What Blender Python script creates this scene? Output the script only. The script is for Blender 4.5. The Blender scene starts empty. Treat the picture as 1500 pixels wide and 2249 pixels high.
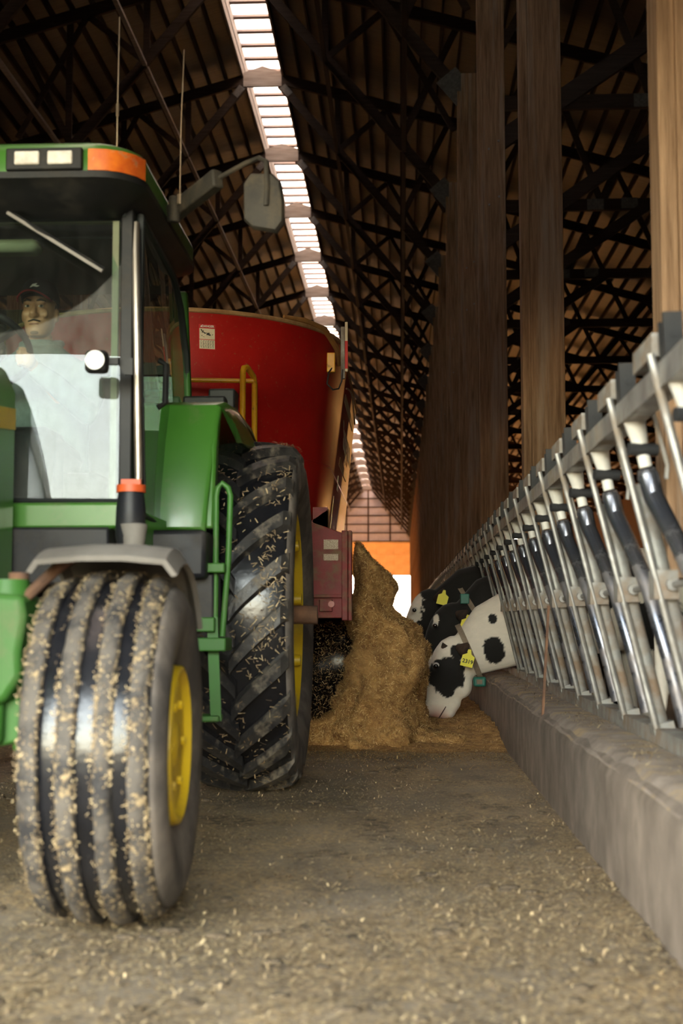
import bpy, bmesh, math, random
import numpy as np
from mathutils import Vector, Matrix, noise
random.seed(7); RNG = np.random.default_rng(7)
PI = math.pi
scene = bpy.context.scene
COL = scene.collection

# ------------------------------------------------------------------ camera
cam_d = bpy.data.cameras.new('camera'); cam = bpy.data.objects.new('camera', cam_d); COL.objects.link(cam)
cam_d.sensor_fit = 'VERTICAL'; cam_d.sensor_height = 36.0; cam_d.lens = 2850.0 / 2249.0 * 36.0
cam_d.clip_start = 0.05; cam_d.clip_end = 2000
cam.location = (0, 0, 0.85)
cam.rotation_euler = (math.radians(90 + 4.744), 0, math.radians(2.603))
cam_d.dof.use_dof = True; cam_d.dof.focus_distance = 9.6; cam_d.dof.aperture_fstop = 2.8
scene.camera = cam
# ------------------------------------------------------------------ sky, sun, exposure
SUN_AZ, SUN_EL = math.radians(18), math.radians(4)
world = bpy.data.worlds.new('sky'); scene.world = world; world.use_nodes = True
wn = world.node_tree; wn.nodes.clear()
sky = wn.nodes.new('ShaderNodeTexSky'); sky.sky_type = 'NISHITA'; sky.sun_disc = False
sky.sun_elevation = SUN_EL; sky.sun_rotation = SUN_AZ; sky.air_density = 1.0; sky.dust_density = 2.5; sky.ozone_density = 1.0
bg = wn.nodes.new('ShaderNodeBackground'); bg.inputs['Strength'].default_value = 4.5
wo = wn.nodes.new('ShaderNodeOutputWorld')
hs = wn.nodes.new('ShaderNodeHueSaturation'); hs.inputs['Saturation'].default_value = 0.55; wn.links.new(sky.outputs[0], hs.inputs['Color']); wt = wn.nodes.new('ShaderNodeMix'); wt.data_type = 'RGBA'; wt.blend_type = 'MULTIPLY'; wt.inputs[0].default_value = 1.0; wt.inputs[7].default_value = (1.0, 0.915, 0.84, 1); wn.links.new(hs.outputs[0], wt.inputs[6]); wn.links.new(wt.outputs[2], bg.inputs[0]); wn.links.new(bg.outputs[0], wo.inputs[0])
sun_d = bpy.data.lights.new('sun', 'SUN'); sun_d.energy = 130.0; sun_d.color = (1.0, 0.46, 0.13); sun_d.angle = math.radians(0.6)
sun = bpy.data.objects.new('sun', sun_d); COL.objects.link(sun)
sun.rotation_euler = Vector((math.sin(SUN_AZ) * math.cos(SUN_EL), math.cos(SUN_AZ) * math.cos(SUN_EL), math.sin(SUN_EL))).to_track_quat('Z', 'Y').to_euler()
sun.location = (40, 60, 30)
vs = scene.view_settings
vs.view_transform = 'Standard'; vs.look = 'None'; vs.gamma = 1.0; vs.use_curve_mapping = False
vs.exposure = 1.36
cy = scene.cycles
cy.max_bounces = 10; cy.diffuse_bounces = 5; cy.glossy_bounces = 4; cy.transmission_bounces = 6; cy.transparent_max_bounces = 12
cy.sample_clamp_indirect = 6.0; cy.caustics_reflective = False; cy.caustics_refractive = False
cy.use_denoising = True

# ------------------------------------------------------------------ helpers
def V(*a): return Vector(a)
ORG = {}
def org(o):
    if o is None: return Vector((0, 0, 0))
    return ORG.get(o.name, Vector((0, 0, 0)))
def tag(o, label=None, cat=None, group=None, kind=None):
    if label: o['label'] = label
    if cat: o['category'] = cat
    if group: o['group'] = group
    if kind: o['kind'] = kind
    return o
def empty(name, loc, label=None, cat=None, group=None, kind=None):
    o = bpy.data.objects.new(name, None); COL.objects.link(o); o.location = loc; o.empty_display_size = 0.1
    ORG[o.name] = Vector(loc)
    return tag(o, label, cat, group, kind)
def link(name, me, parent=None, loc=None):
    """link mesh data (already in root-local coordinates) under a parent"""
    o = bpy.data.objects.new(name, me); COL.objects.link(o)
    if parent is not None:
        o.parent = parent; ORG[o.name] = org(parent)
    if loc is not None: o.location = loc
    return o
def copy_tree(o, parent=None):
    c = o.copy(); COL.objects.link(c); c.parent = parent
    if parent is not None:
        for k in ('label', 'group', 'category'):
            pass
    for ch in o.children: copy_tree(ch, c)
    return c
def basis(d):
    d = Vector(d).normalized()
    u = Vector((0, 0, 1)) if abs(d.z) < 0.95 else Vector((0, 1, 0))
    a = d.cross(u).normalized(); b = a.cross(d).normalized()
    return a, b, d
class MB:
    def __init__(s): s.v = []; s.f = []
    def add(s, vs, fs):
        k = len(s.v); s.v += [Vector(p) for p in vs]; s.f += [tuple(i + k for i in q) for q in fs]; return s
    def box(s, x0, x1, y0, y1, z0, z1):
        return s.add([(x0,y0,z0),(x1,y0,z0),(x1,y1,z0),(x0,y1,z0),(x0,y0,z1),(x1,y0,z1),(x1,y1,z1),(x0,y1,z1)],
                     [(0,3,2,1),(4,5,6,7),(0,1,5,4),(1,2,6,5),(2,3,7,6),(3,0,4,7)])
    def bar(s, p0, p1, w, h, up=(0, 0, 1)):
        """rectangular bar from p0 to p1; w across, h along the given up"""
        p0, p1 = Vector(p0), Vector(p1); d = (p1 - p0).normalized(); up = Vector(up)
        a = d.cross(up)
        if a.length < 1e-4: a = d.cross(Vector((0, 1, 0)))
        a.normalize(); b = a.cross(d).normalized()
        q = [(-1,-1),(1,-1),(1,1),(-1,1)]
        vs = [p + a * (x * w / 2) + b * (y * h / 2) for p in (p0, p1) for x, y in q]
        return s.add(vs, [(0,1,2,3),(7,6,5,4),(0,4,5,1),(1,5,6,2),(2,6,7,3),(3,7,4,0)])
    def cyl(s, p0, p1, r0, r1=None, n=14, caps=True):
        r1 = r0 if r1 is None else r1
        p0, p1 = Vector(p0), Vector(p1); a, b, d = basis(p1 - p0)
        vs = [p + a * (math.cos(t) * r) + b * (math.sin(t) * r) for p, r in ((p0, r0), (p1, r1)) for t in [2 * PI * i / n for i in range(n)]]
        fs = [(i, (i + 1) % n, n + (i + 1) % n, n + i) for i in range(n)]
        if caps: fs += [tuple(range(n - 1, -1, -1)), tuple(range(n, 2 * n))]
        return s.add(vs, fs)
    def tube(s, pts, r, n=10, closed=False):
        pts = [Vector(p) for p in pts]; m = len(pts); vs = []; fs = []
        rs = r if isinstance(r, (list, tuple)) else [r] * m
        a = None
        for i, p in enumerate(pts):
            if closed: t = pts[(i + 1) % m] - pts[i - 1]
            else: t = pts[min(i + 1, m - 1)] - pts[max(i - 1, 0)]
            t.normalize()
            if a is None: a = basis(t)[0]
            else:
                a = a - t * a.dot(t)
                a = a.normalized() if a.length > 1e-5 else basis(t)[0]
            b = t.cross(a)
            vs += [p + a * (math.cos(q) * rs[i]) + b * (math.sin(q) * rs[i]) for q in [2 * PI * k / n for k in range(n)]]
        for i in range(m if closed else m - 1):
            j = (i + 1) % m
            fs += [(i * n + k, i * n + (k + 1) % n, j * n + (k + 1) % n, j * n + k) for k in range(n)]
        if not closed: fs += [tuple(range(n - 1, -1, -1)), tuple(range((m - 1) * n, m * n))]
        return s.add(vs, fs)
    def lathe(s, prof, n=48, mat=None, closed=False):
        """prof of (x along axis, radius), revolved about local X; mat places it"""
        vs = []; fs = []; m = len(prof); mat = mat or Matrix()
        for i in range(n):
            t = 2 * PI * i / n
            vs += [mat @ Vector((x, math.cos(t) * r, math.sin(t) * r)) for x, r in prof]
        for i in range(n):
            j = (i + 1) % n
            for k in range(m if closed else m - 1):
                l = (k + 1) % m
                fs.append((i * m + k, i * m + l, j * m + l, j * m + k))
        return s.add(vs, fs)
    def prism(s, poly, axis, c0, c1):
        """polygon in the plane across axis ('x','y','z'), extruded from c0 to c1"""
        def put(u, v, c): return {'x': (c, u, v), 'y': (u, c, v), 'z': (u, v, c)}[axis]
        n = len(poly)
        vs = [put(u, v, c) for c in (c0, c1) for u, v in poly]
        fs = [tuple(range(n)), tuple(range(2 * n - 1, n - 1, -1))] + [(i, n + i, n + (i + 1) % n, (i + 1) % n) for i in range(n)]
        return s.add(vs, fs)
    def loft(s, rings, caps=True):
        n = len(rings[0]); vs = [p for r in rings for p in r]; fs = []
        for i in range(len(rings) - 1):
            fs += [(i * n + k, i * n + (k + 1) % n, (i + 1) * n + (k + 1) % n, (i + 1) * n + k) for k in range(n)]
        if caps: fs += [tuple(range(n - 1, -1, -1)), tuple(range((len(rings) - 1) * n, len(rings) * n))]
        return s.add(vs, fs)
    def ball(s, c, rx, ry, rz, n=14, m=10, rot=None):
        c = Vector(c); vs = []; fs = []
        for i in range(m + 1):
            ph = PI * i / m
            for k in range(n):
                t = 2 * PI * k / n
                p = Vector((rx * math.sin(ph) * math.cos(t), ry * math.sin(ph) * math.sin(t), rz * math.cos(ph)))
                vs.append(c + (rot @ p if rot else p))
        for i in range(m):
            fs += [(i * n + k, (i + 1) * n + k, (i + 1) * n + (k + 1) % n, i * n + (k + 1) % n) for k in range(n)]
        return s.add(vs, fs)
    def mesh(s, name, mat, o=Vector((0, 0, 0)), smooth=False, fix=True):
        me = bpy.data.meshes.new(name)
        me.from_pydata([tuple(p - o) for p in s.v], [], s.f)
        if fix:
            bm = bmesh.new(); bm.from_mesh(me)
            bmesh.ops.remove_doubles(bm, verts=bm.verts, dist=1e-6)
            bmesh.ops.recalc_face_normals(bm, faces=bm.faces)
            bm.to_mesh(me); bm.free()
        if mat is not None: me.materials.append(mat)
        if smooth:
            me.polygons.foreach_set('use_smooth', [True] * len(me.polygons))
            if smooth != 'all' and hasattr(me, 'set_sharp_from_angle'): me.set_sharp_from_angle(angle=math.radians(40))
        me.update(); return me
    def build(s, name, mat, parent=None, smooth=False, bevel=0, seg=2, label=None, kind=None, **kw):
        o = link(name, s.mesh(name, mat, org(parent), smooth), parent)
        if bevel:
            b = o.modifiers.new('bevel', 'BEVEL'); b.width = bevel; b.segments = seg; b.limit_method = 'ANGLE'; b.angle_limit = math.radians(35)
            if not smooth:
                o.data.polygons.foreach_set('use_smooth', [True] * len(o.data.polygons)); o.data.set_sharp_from_angle(angle=math.radians(50))
        return tag(o, label, kw.get('cat'), kw.get('group'), kind)

# ------------------------------------------------------------------ materials
MATS = {}
def pm(name, c1, c2=None, scale=6.0, rough=0.6, metal=0.0, bump=0.0, bscale=None, stretch=(1, 1, 1), contrast=(0.35, 0.65),
       dirt=None, dscale=3.0, dcon=(0.5, 0.7), dfine=0.0, coat=0.0, spec=0.5, rough2=None, coord='Object', transl=None, drough=0.9):
    """procedural principled: two colours mixed by noise, an optional layer of dirt, an optional bump"""
    if name in MATS: return MATS[name]
    m = bpy.data.materials.new(name); m.use_nodes = True; nt = m.node_tree; N = nt.nodes; Lk = nt.links
    bs = N['Principled BSDF']
    bs.inputs['Roughness'].default_value = rough; bs.inputs['Metallic'].default_value = metal
    bs.inputs['Specular IOR Level'].default_value = spec
    if coat: bs.inputs['Coat Weight'].default_value = coat; bs.inputs['Coat Roughness'].default_value = 0.12
    tc = N.new('ShaderNodeTexCoord'); mp = N.new('ShaderNodeMapping'); mp.inputs['Scale'].default_value = stretch
    Lk.new(tc.outputs[coord], mp.inputs[0])
    def nz(sc, det=6.0, rg=0.6):
        n = N.new('ShaderNodeTexNoise'); n.inputs['Scale'].default_value = sc; n.inputs['Detail'].default_value = det; n.inputs['Roughness'].default_value = rg
        Lk.new(mp.outputs[0], n.inputs['Vector']); return n
    def ramp(src, a, b):
        r = N.new('ShaderNodeMapRange'); r.inputs['From Min'].default_value = a; r.inputs['From Max'].default_value = b
        Lk.new(src, r.inputs['Value']); return r.outputs[0]
    def mix(fac, a, b):
        x = N.new('ShaderNodeMix'); x.data_type = 'RGBA'
        for k, val in ((6, a), (7, b)):
            if isinstance(val, tuple): x.inputs[k].default_value = (*val, 1)
            else: Lk.new(val, x.inputs[k])
        Lk.new(fac, x.inputs[0]); return x.outputs[2]
    col = None; n1 = None
    if c2 is not None:
        n1 = nz(scale); col = mix(ramp(n1.outputs['Fac'], *contrast), c1, c2)
    if dirt is not None:
        n2 = nz(dscale, 8.0, 0.65); f = ramp(n2.outputs['Fac'], *dcon)
        if dfine:
            n3 = nz(dfine, 3.0); mu = N.new('ShaderNodeMath'); mu.operation = 'MULTIPLY'; Lk.new(f, mu.inputs[0]); Lk.new(ramp(n3.outputs['Fac'], 0.4, 0.62), mu.inputs[1]); f = mu.outputs[0]
        col = mix(f, col if col is not None else c1, dirt)
        mr = N.new('ShaderNodeMapRange'); mr.inputs['To Min'].default_value = rough; mr.inputs['To Max'].default_value = drough
        Lk.new(f, mr.inputs['Value']); Lk.new(mr.outputs[0], bs.inputs['Roughness'])
        if metal:
            mr2 = N.new('ShaderNodeMapRange'); mr2.inputs['To Min'].default_value = metal; mr2.inputs['To Max'].default_value = 0.0
            Lk.new(f, mr2.inputs['Value']); Lk.new(mr2.outputs[0], bs.inputs['Metallic'])
    if col is None: bs.inputs['Base Color'].default_value = (*c1, 1)
    else: Lk.new(col, bs.inputs['Base Color'])
    if bump:
        nb = nz(bscale or scale * 3, 5.0); bp = N.new('ShaderNodeBump'); bp.inputs['Strength'].default_value = min(bump, 1.0); bp.inputs['Distance'].default_value = 0.01
        Lk.new(nb.outputs['Fac'], bp.inputs['Height']); Lk.new(bp.outputs[0], bs.inputs['Normal'])
    if transl:
        tr = N.new('ShaderNodeBsdfTranslucent'); ms = N.new('ShaderNodeMixShader'); ms.inputs[0].default_value = transl
        if col is None: tr.inputs[0].default_value = (*c1, 1)
        else: Lk.new(col, tr.inputs[0])
        Lk.new(bs.outputs[0], ms.inputs[1]); Lk.new(tr.outputs[0], ms.inputs[2]); Lk.new(ms.outputs[0], N['Material Output'].inputs[0])
    MATS[name] = m; return m
def wood(name, c1, c2, axis='z', scale=7.0, dirt=None, dcon=(0.55, 0.75), bump=0.5, rough=0.85):
    st = {'x': (0.06, 1, 1), 'y': (1, 0.06, 1), 'z': (1, 1, 0.06)}[axis]
    m = pm(name, c1, c2, scale=scale * 2.2, rough=rough, bump=bump, bscale=scale * 9, stretch=st, contrast=(0.3, 0.7), dirt=dirt, dscale=scale * 0.4, dcon=dcon, spec=0.25)
    return m

M_wood = wood('weathered_post_wood', (0.42, 0.265, 0.16), (0.16, 0.092, 0.05), 'z', 14, dirt=(0.40, 0.33, 0.27), dcon=(0.5, 0.7))
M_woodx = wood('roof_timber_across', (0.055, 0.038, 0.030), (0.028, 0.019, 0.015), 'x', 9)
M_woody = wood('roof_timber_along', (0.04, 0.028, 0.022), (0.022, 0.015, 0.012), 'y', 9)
M_plank = wood('pale_plank', (0.36, 0.31, 0.28), (0.20, 0.165, 0.145), 'x', 12)
M_batten = wood('pink_grey_batten', (0.30, 0.23, 0.21), (0.22, 0.165, 0.15), 'x', 8)
M_steel = pm('galvanised_steel', (0.36, 0.355, 0.35), (0.22, 0.215, 0.21), scale=9, rough=0.45, metal=0.6, bump=0.1, dirt=(0.22, 0.175, 0.13), dscale=5, dcon=(0.45, 0.68))
M_steelw = pm('galvanised_worn', (0.34, 0.34, 0.325), (0.21, 0.205, 0.195), scale=7, rough=0.5, metal=0.4, bump=0.15, dirt=(0.20, 0.14, 0.095), dscale=6, dcon=(0.45, 0.66))
M_blue = pm('polished_swing_steel', (0.11, 0.125, 0.17), (0.24, 0.235, 0.25), scale=5, rough=0.26, metal=0.85, dirt=(0.27, 0.22, 0.19), dscale=4, dcon=(0.52, 0.74))
M_rust = pm('rust', (0.20, 0.10, 0.055), (0.09, 0.05, 0.035), scale=12, rough=0.9, bump=0.4)
M_plate = pm('nail_plate_steel', (0.15, 0.14, 0.135), (0.09, 0.085, 0.08), scale=20, rough=0.6, metal=0.3)
M_black = pm('black_plastic', (0.010, 0.010, 0.011), (0.016, 0.0155, 0.015), scale=8, rough=0.5, spec=0.25, dirt=(0.055, 0.048, 0.04), dscale=4, dcon=(0.55, 0.85))
M_rubber = pm('black_rubber', (0.014, 0.014, 0.016), (0.024, 0.023, 0.023), scale=10, rough=0.38, bump=0.2)
M_white_p = pm('white_nylon', (0.72, 0.71, 0.67), (0.58, 0.56, 0.52), scale=8, rough=0.5)
M_white = pm('white_paint', (0.78, 0.77, 0.74), rough=0.5)
M_ink = pm('black_ink', (0.02, 0.02, 0.02), rough=0.7)
M_redink = pm('red_ink', (0.55, 0.02, 0.02), rough=0.6)
M_paper = pm('cream_decal', (0.74, 0.66, 0.50), (0.62, 0.54, 0.40), scale=20, rough=0.6)
# ================================================================== the barn
PITCH = 5.4; Y0 = 4.75; NB = 25                      # posts and trusses stand at Y0 + PITCH * k
YF = Y0 + PITCH * NB                                 # far end wall
YN = -1.0                                            # near end wall with its big open doorway
RX0, RX1, RXC = -3.94, -2.97, -3.455                 # ridge opening
RZ = 14.75; SL = 0.28                                # roof underside at the opening, slope
XR, XL = 15.6, -22.5
def roof_z(x): return RZ - SL * (x - RX1) if x > RXC else RZ - SL * (RX0 - x)

M_conc = pm('lane_concrete', (0.36, 0.272, 0.175), (0.12, 0.086, 0.054), scale=1.6, rough=0.72, bump=0.5, bscale=30, contrast=(0.36, 0.66), dirt=(0.30, 0.215, 0.12), dscale=2.6, dcon=(0.46, 0.62), dfine=55, drough=0.95)
M_kerb = pm('kerb_concrete', (0.23, 0.185, 0.152), (0.115, 0.09, 0.073), scale=4.5, rough=0.85, bump=0.4, bscale=28, stretch=(1, 1, 0.7), dirt=(0.12, 0.094, 0.075), dscale=5, dcon=(0.5, 0.68))
M_kerbtop = pm('kerb_top_concrete', (0.30, 0.245, 0.205), (0.17, 0.135, 0.11), scale=7, rough=0.9, bump=0.8, bscale=25, dirt=(0.33, 0.24, 0.14), dscale=5, dcon=(0.5, 0.62))
M_stall = pm('stall_floor', (0.46, 0.36, 0.25), (0.36, 0.27, 0.18), scale=1.0, rough=0.9, bump=0.3)
M_ground = pm('gravel_yard', (0.10, 0.09, 0.08), (0.07, 0.063, 0.055), scale=1.2, rough=0.95)

def lane_material():
    m = M_conc; nt = m.node_tree; N = nt.nodes; Lk = nt.links; bs = N['Principled BSDF']
    tc = N.new('ShaderNodeTexCoord')
    def nz(s, det=6, st=(1, 1, 1), off=0.0):
        mp = N.new('ShaderNodeMapping'); mp.inputs['Scale'].default_value = st; mp.inputs['Location'].default_value = (off, off, 0); Lk.new(tc.outputs['Object'], mp.inputs[0])
        n = N.new('ShaderNodeTexNoise'); n.inputs['Scale'].default_value = s; n.inputs['Detail'].default_value = det; n.inputs['Roughness'].default_value = .65; Lk.new(mp.outputs[0], n.inputs['Vector']); return n.outputs['Fac']
    def rg(v, a, b):
        r = N.new('ShaderNodeMapRange'); r.inputs['From Min'].default_value = a; r.inputs['From Max'].default_value = b; Lk.new(v, r.inputs['Value']); return r.outputs[0]
    def mul(a, b):
        x = N.new('ShaderNodeMath'); x.operation = 'MULTIPLY'; Lk.new(a, x.inputs[0]); Lk.new(b, x.inputs[1]); return x.outputs[0]
    def mix(f, a, b):
        x = N.new('ShaderNodeMix'); x.data_type = 'RGBA'; Lk.new(f, x.inputs[0])
        for k, v in ((6, a), (7, b)):
            if isinstance(v, tuple): x.inputs[k].default_value = (*v, 1)
            else: Lk.new(v, x.inputs[k])
        return x.outputs[2]
    c = mix(rg(nz(1.1, 8), .35, .65), (0.27, 0.215, 0.155), (0.155, 0.12, 0.083))
    c = mix(mul(rg(nz(1.7, 5, (1, .6, 1), 3), .42, .60), rg(nz(38, 6, (1, 1, 1), 7), .42, .58)), c, (0.46, 0.315, 0.155))
    c = mix(mul(rg(nz(2.6, 6, (1, .7, 1), 11), .50, .62), rg(nz(20, 7, (1, 1, 1), 5), .40, .60)), c, (0.055, 0.040, 0.026))
    c = mix(mul(rg(nz(3.0, 4, (1, 1, 1), 17), .45, .6), rg(nz(90, 4, (1, 1, 1), 9), .54, .64)), c, (0.60, 0.45, 0.25))
    Lk.new(c, bs.inputs['Base Color'])
lane_material()
fl = MB().box(-7.9, 0.70, YN - 0.3, YF + 0.3, -0.2, 0).build('floor', M_conc, kind='structure', label='brown concrete feed lane strewn with straw')
fl2 = MB().box(0.70, XR + 0.4, YN - 0.3, YF + 0.3, -0.2, -0.005).build('floor_stalls', M_stall, kind='structure', label='concrete stall floor behind the row of headlocks')
fl3 = MB().box(XL - 0.4, -7.9, YN - 0.3, YF + 0.3, -0.2, -0.005).build('floor_left_stalls', M_stall, kind='structure', label='concrete stall floor on the far side of the tractor')
gd = MB().box(-160, 160, -160, 300, -0.5, -0.22).build('ground', M_ground, kind='structure', label='bare yard outside the barn')

# kerb with an uneven rounded top
m = MB(); ys = np.concatenate([np.arange(YN, 24, 0.12), np.arange(24, YF, 1.5)])
rings = []
for y in ys:
    e = 0.02 * noise.noise((0, y * 1.1, 3)) + 0.012 * noise.noise((5, y * 5.0, 1))
    rings.append([(0.684 + e * .3, y, -0.05), (0.684 + e * .3, y, 0.335 + e), (0.70, y, 0.375 + e), (0.735, y, 0.395 + e), (0.84, y, 0.402 + e * .5), (1.10, y, 0.405), (1.10, y, -0.05)])
m.loft(rings)
kb = m.build('wall_kerb', M_kerb, smooth=True, kind='structure', label='low concrete feed kerb under the headlocks')
m = MB(); rings = []
for y in ys:
    e = 0.02 * noise.noise((0, y * 1.1, 3)) + 0.012 * noise.noise((5, y * 5.0, 1))
    w = 0.012 * noise.noise((2, y * 3.0, 7))
    rings.append([(0.690 + w, y, 0.362 + e), (0.735 + w, y, 0.402 + e), (0.84, y, 0.408 + e * .5), (0.90, y, 0.408 + e * .5), (0.90, y, 0.38), (0.74, y, 0.36)])
m.loft(rings)
m.build('kerb_cap', M_kerbtop, kb, smooth=True)

# roof skins, purlins
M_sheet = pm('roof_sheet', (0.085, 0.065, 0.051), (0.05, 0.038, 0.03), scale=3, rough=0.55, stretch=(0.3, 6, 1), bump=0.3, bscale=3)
for side, x0, x1 in (('right', RX1, XR + 1.0), ('left', RX0, XL - 1.0)):
    m = MB(); a, b = roof_z(x0), roof_z(x1)
    m.add([(x0, YN - 1, a + .10), (x1, YN - 1, b + .10), (x1, YF + 1, b + .10), (x0, YF + 1, a + .10), (x0, YN - 1, a + .16), (x1, YN - 1, b + .16), (x1, YF + 1, b + .16), (x0, YF + 1, a + .16)],
          [(0, 3, 2, 1), (4, 5, 6, 7), (0, 1, 5, 4), (1, 2, 6, 5), (2, 3, 7, 6), (3, 0, 4, 7)])
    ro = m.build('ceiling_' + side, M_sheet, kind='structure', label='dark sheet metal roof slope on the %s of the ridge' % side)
    pme = None; n = 0
    s = 1 if x1 > x0 else -1
    x = x0 + s * 0.03
    while abs(x - x0) < abs(x1 - x0):
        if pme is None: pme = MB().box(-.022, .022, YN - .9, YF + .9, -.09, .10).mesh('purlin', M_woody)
        o = link('purlin', pme, ro, (x, 0, roof_z(x))); x += s * 0.43; n += 1
# ridge opening: curb boards and battens
rv = empty('trim_ridge_vent', (RXC, 0, RZ), 'open ridge vent with pale cross battens along the roof peak', kind='structure')
m = MB().box(RX0 - .05, RX0 + .0, YN - 1, YF + 1, RZ - .14, RZ + .50); m.build('curb_board', M_plank, rv)
m = MB().box(RX1, RX1 + .05, YN - 1, YF + 1, RZ - .14, RZ + .50); m.build('curb_board', M_plank, rv)
bme = MB().box(-.49, .49, -.075, .075, -.03, .03).mesh('batten', M_batten)
for k in range(-1, NB):
    for j in range(7):
        o = link('batten', bme, rv, (0, Y0 + PITCH * k + PITCH * (j + .5) / 7, .47))

M_sky = pm('translucent_ridge_sheet', (0.82, 0.84, 0.86), rough=0.5, transl=0.42)
cme = []
for s, nm in ((1, 0),):
    m = MB(); n = 300; vs = []
    ysr = np.linspace(-PITCH / 2, PITCH / 2, 73)
    for y in ysr:
        w = .018 * math.sin(2 * PI * y / (PITCH / 36))
        vs += [(-.56, y, w), (0, y, w + .10), (.56, y, w)]
    fs = [(3 * i + a, 3 * i + 1 + a, 3 * i + 4 + a, 3 * i + 3 + a) for i in range(72) for a in (0, 1)]
    sk_me = m.add(vs, fs).mesh('ridge_sheet', M_sky, smooth='all', fix=False)
for k in range(-1, NB + 1): link('ridge_sheet', sk_me, rv, (0, Y0 + PITCH * (k + .0), .54))
# trusses
tg = 'roof trusses'
def nailplate(c, d, w, h, t=.012):
    a = Vector(d).normalized(); mb = MB()
    c = Vector(c); up = Vector((0, 1, 0)).cross(a)
    mb.bar(c - a * w / 2, c + a * w / 2, t, h, up)
    n = int(w / 0.05)
    for i in range(n):
        p = c - a * w / 2 + a * (w * (i + .5) / n)
        mb.bar(p - up * h / 2 + Vector((0, -t * .8, 0)), p + up * h / 2 + Vector((0, -t * .8, 0)), t, .018, a)
    return mb
def make_truss():
    t = empty('roof_truss', (0, 0, 0), kind='structure')
    def bar(name, p, q, w, h, mt=M_woodx, yo=0):
        p = Vector((p[0], yo, p[1])); q = Vector((q[0], yo, q[1])); d = (q - p).normalized(); up = Vector((0, 1, 0)).cross(d)
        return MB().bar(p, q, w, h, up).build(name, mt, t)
    # ridge gusset board with a peaked top
    MB().prism([(RX0 + .0, 14.34), (RX1 - .0, 14.34), (RX1, 14.70), (RXC + .2, 14.80), (RXC, 14.87), (RXC - .2, 14.80), (RX0, 14.70)], 'y', -.06, .02).build('ridge_gusset', M_plank, t)
    for s in (1, -1):
        X = lambda x: x if s > 0 else 2 * RXC - x
        xe = XR if s > 0 else XR
        zr = lambda x: RZ - SL * (x - RX1)
        bar('top_chord', (X(RX1 - .02), zr(RX1) - .22), (X(xe), zr(xe) - .22), .09, .26)
        bar('brace', (X(-2.99), 14.38), (X(1.03), 9.60), .09, .20)
        J1 = (-1.55, 12.67); J2 = (0.10, 10.70)
        bar('web', (X(J1[0]), J1[1]), (X(-0.3), zr(-.3) - .3), .05, .14, yo=.07)
        bar('web', (X(J1[0]), J1[1]), (X(J1[0]), zr(J1[0]) - .3), .05, .14, yo=.07)
        bar('web', (X(J2[0]), J2[1]), (X(J2[0]), zr(J2[0]) - .3), .05, .14, yo=.07)
        bar('web', (X(J2[0] - .1), J2[1] + .1), (X(1.2), zr(1.2) - .35), .05, .14, yo=.07)
        bar('web', (X(-.3), zr(-.3) - .35), (X(1.15), 11.0), .05, .12, yo=-.07)
        bar('bottom_chord', (X(1.0), 9.40), (X(xe), 9.40), .09, .24)
        for x0, x1 in ((1.2, 4.2), (4.2, 6.6), (6.6, 9.4), (9.4, 12.0)):
            bar('web', (X(x0), 9.45), (X(x1 - 1.2), zr(x1 - 1.2) - .3), .05, .13, yo=.07)
            bar('web', (X(x1 - 1.2), zr(x1 - 1.2) - .3), (X(x1), 9.45), .05, .13, yo=.07)
        bar('knee_brace', (X(1.15), 6.65), (X(5.1), 9.35), .09, .22, yo=-.05)
        d = Vector((X(1.03) - X(-2.99), 0, 9.60 - 14.38))
        nailplate((X(.96), -.06, 9.68), d, .55, .42).build('nail_plate', M_plate, t)
        nailplate((X(4.05), -.06, 9.40), (1, 0, 0), .34, .22).build('nail_plate', M_plate, t)
        nailplate((X(4.75), -.06, 9.42), (1, 0, 0), .34, .22).build('nail_plate', M_plate, t)
        nailplate((X(-2.85), -.06, 14.22), d, .30, .18, .008).build('nail_plate', M_plate, t)
    return t
ordn = ['first', 'second', 'third', 'fourth', 'fifth', 'sixth', 'seventh', 'eighth']
tr0 = make_truss()
for k in range(-1, NB + 1):
    t = tr0 if k == -1 else copy_tree(tr0)
    t.location = (0, Y0 + PITCH * k + .1, 0); t['group'] = tg
    if 5 <= k < 12: t['label'] = 'timber roof truss at the ridge, %s ridge gusset board from the top of the picture' % ordn[k - 5]
    elif k < 5: t['label'] = 'timber roof truss nearer than the topmost ridge gusset board in view'
    else: t['label'] = 'distant timber roof truss crowded with others toward the far gable'
# longitudinal bridging boards along the brace joints
for i, (x, z, l) in enumerate(((-5.37, 12.75, 'pale bridging board running along the left truss braces, upper of two'), (-7.0, 10.78, 'bridging board running along the left truss braces, lower of two'),
                (-1.55, 12.75, 'bridging board running along the right truss braces, upper of two'), (0.10, 10.78, 'bridging board running along the right truss braces, lower of two'))):
    MB().box(x - .045, x + .045, YN, YF, z - .02 - .19, z - .14).build('trim_%d' % (i + 1), M_plank if i < 2 else M_woody, kind='structure', label=l)  # left pair coloured paler to paint in the light on them
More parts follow.
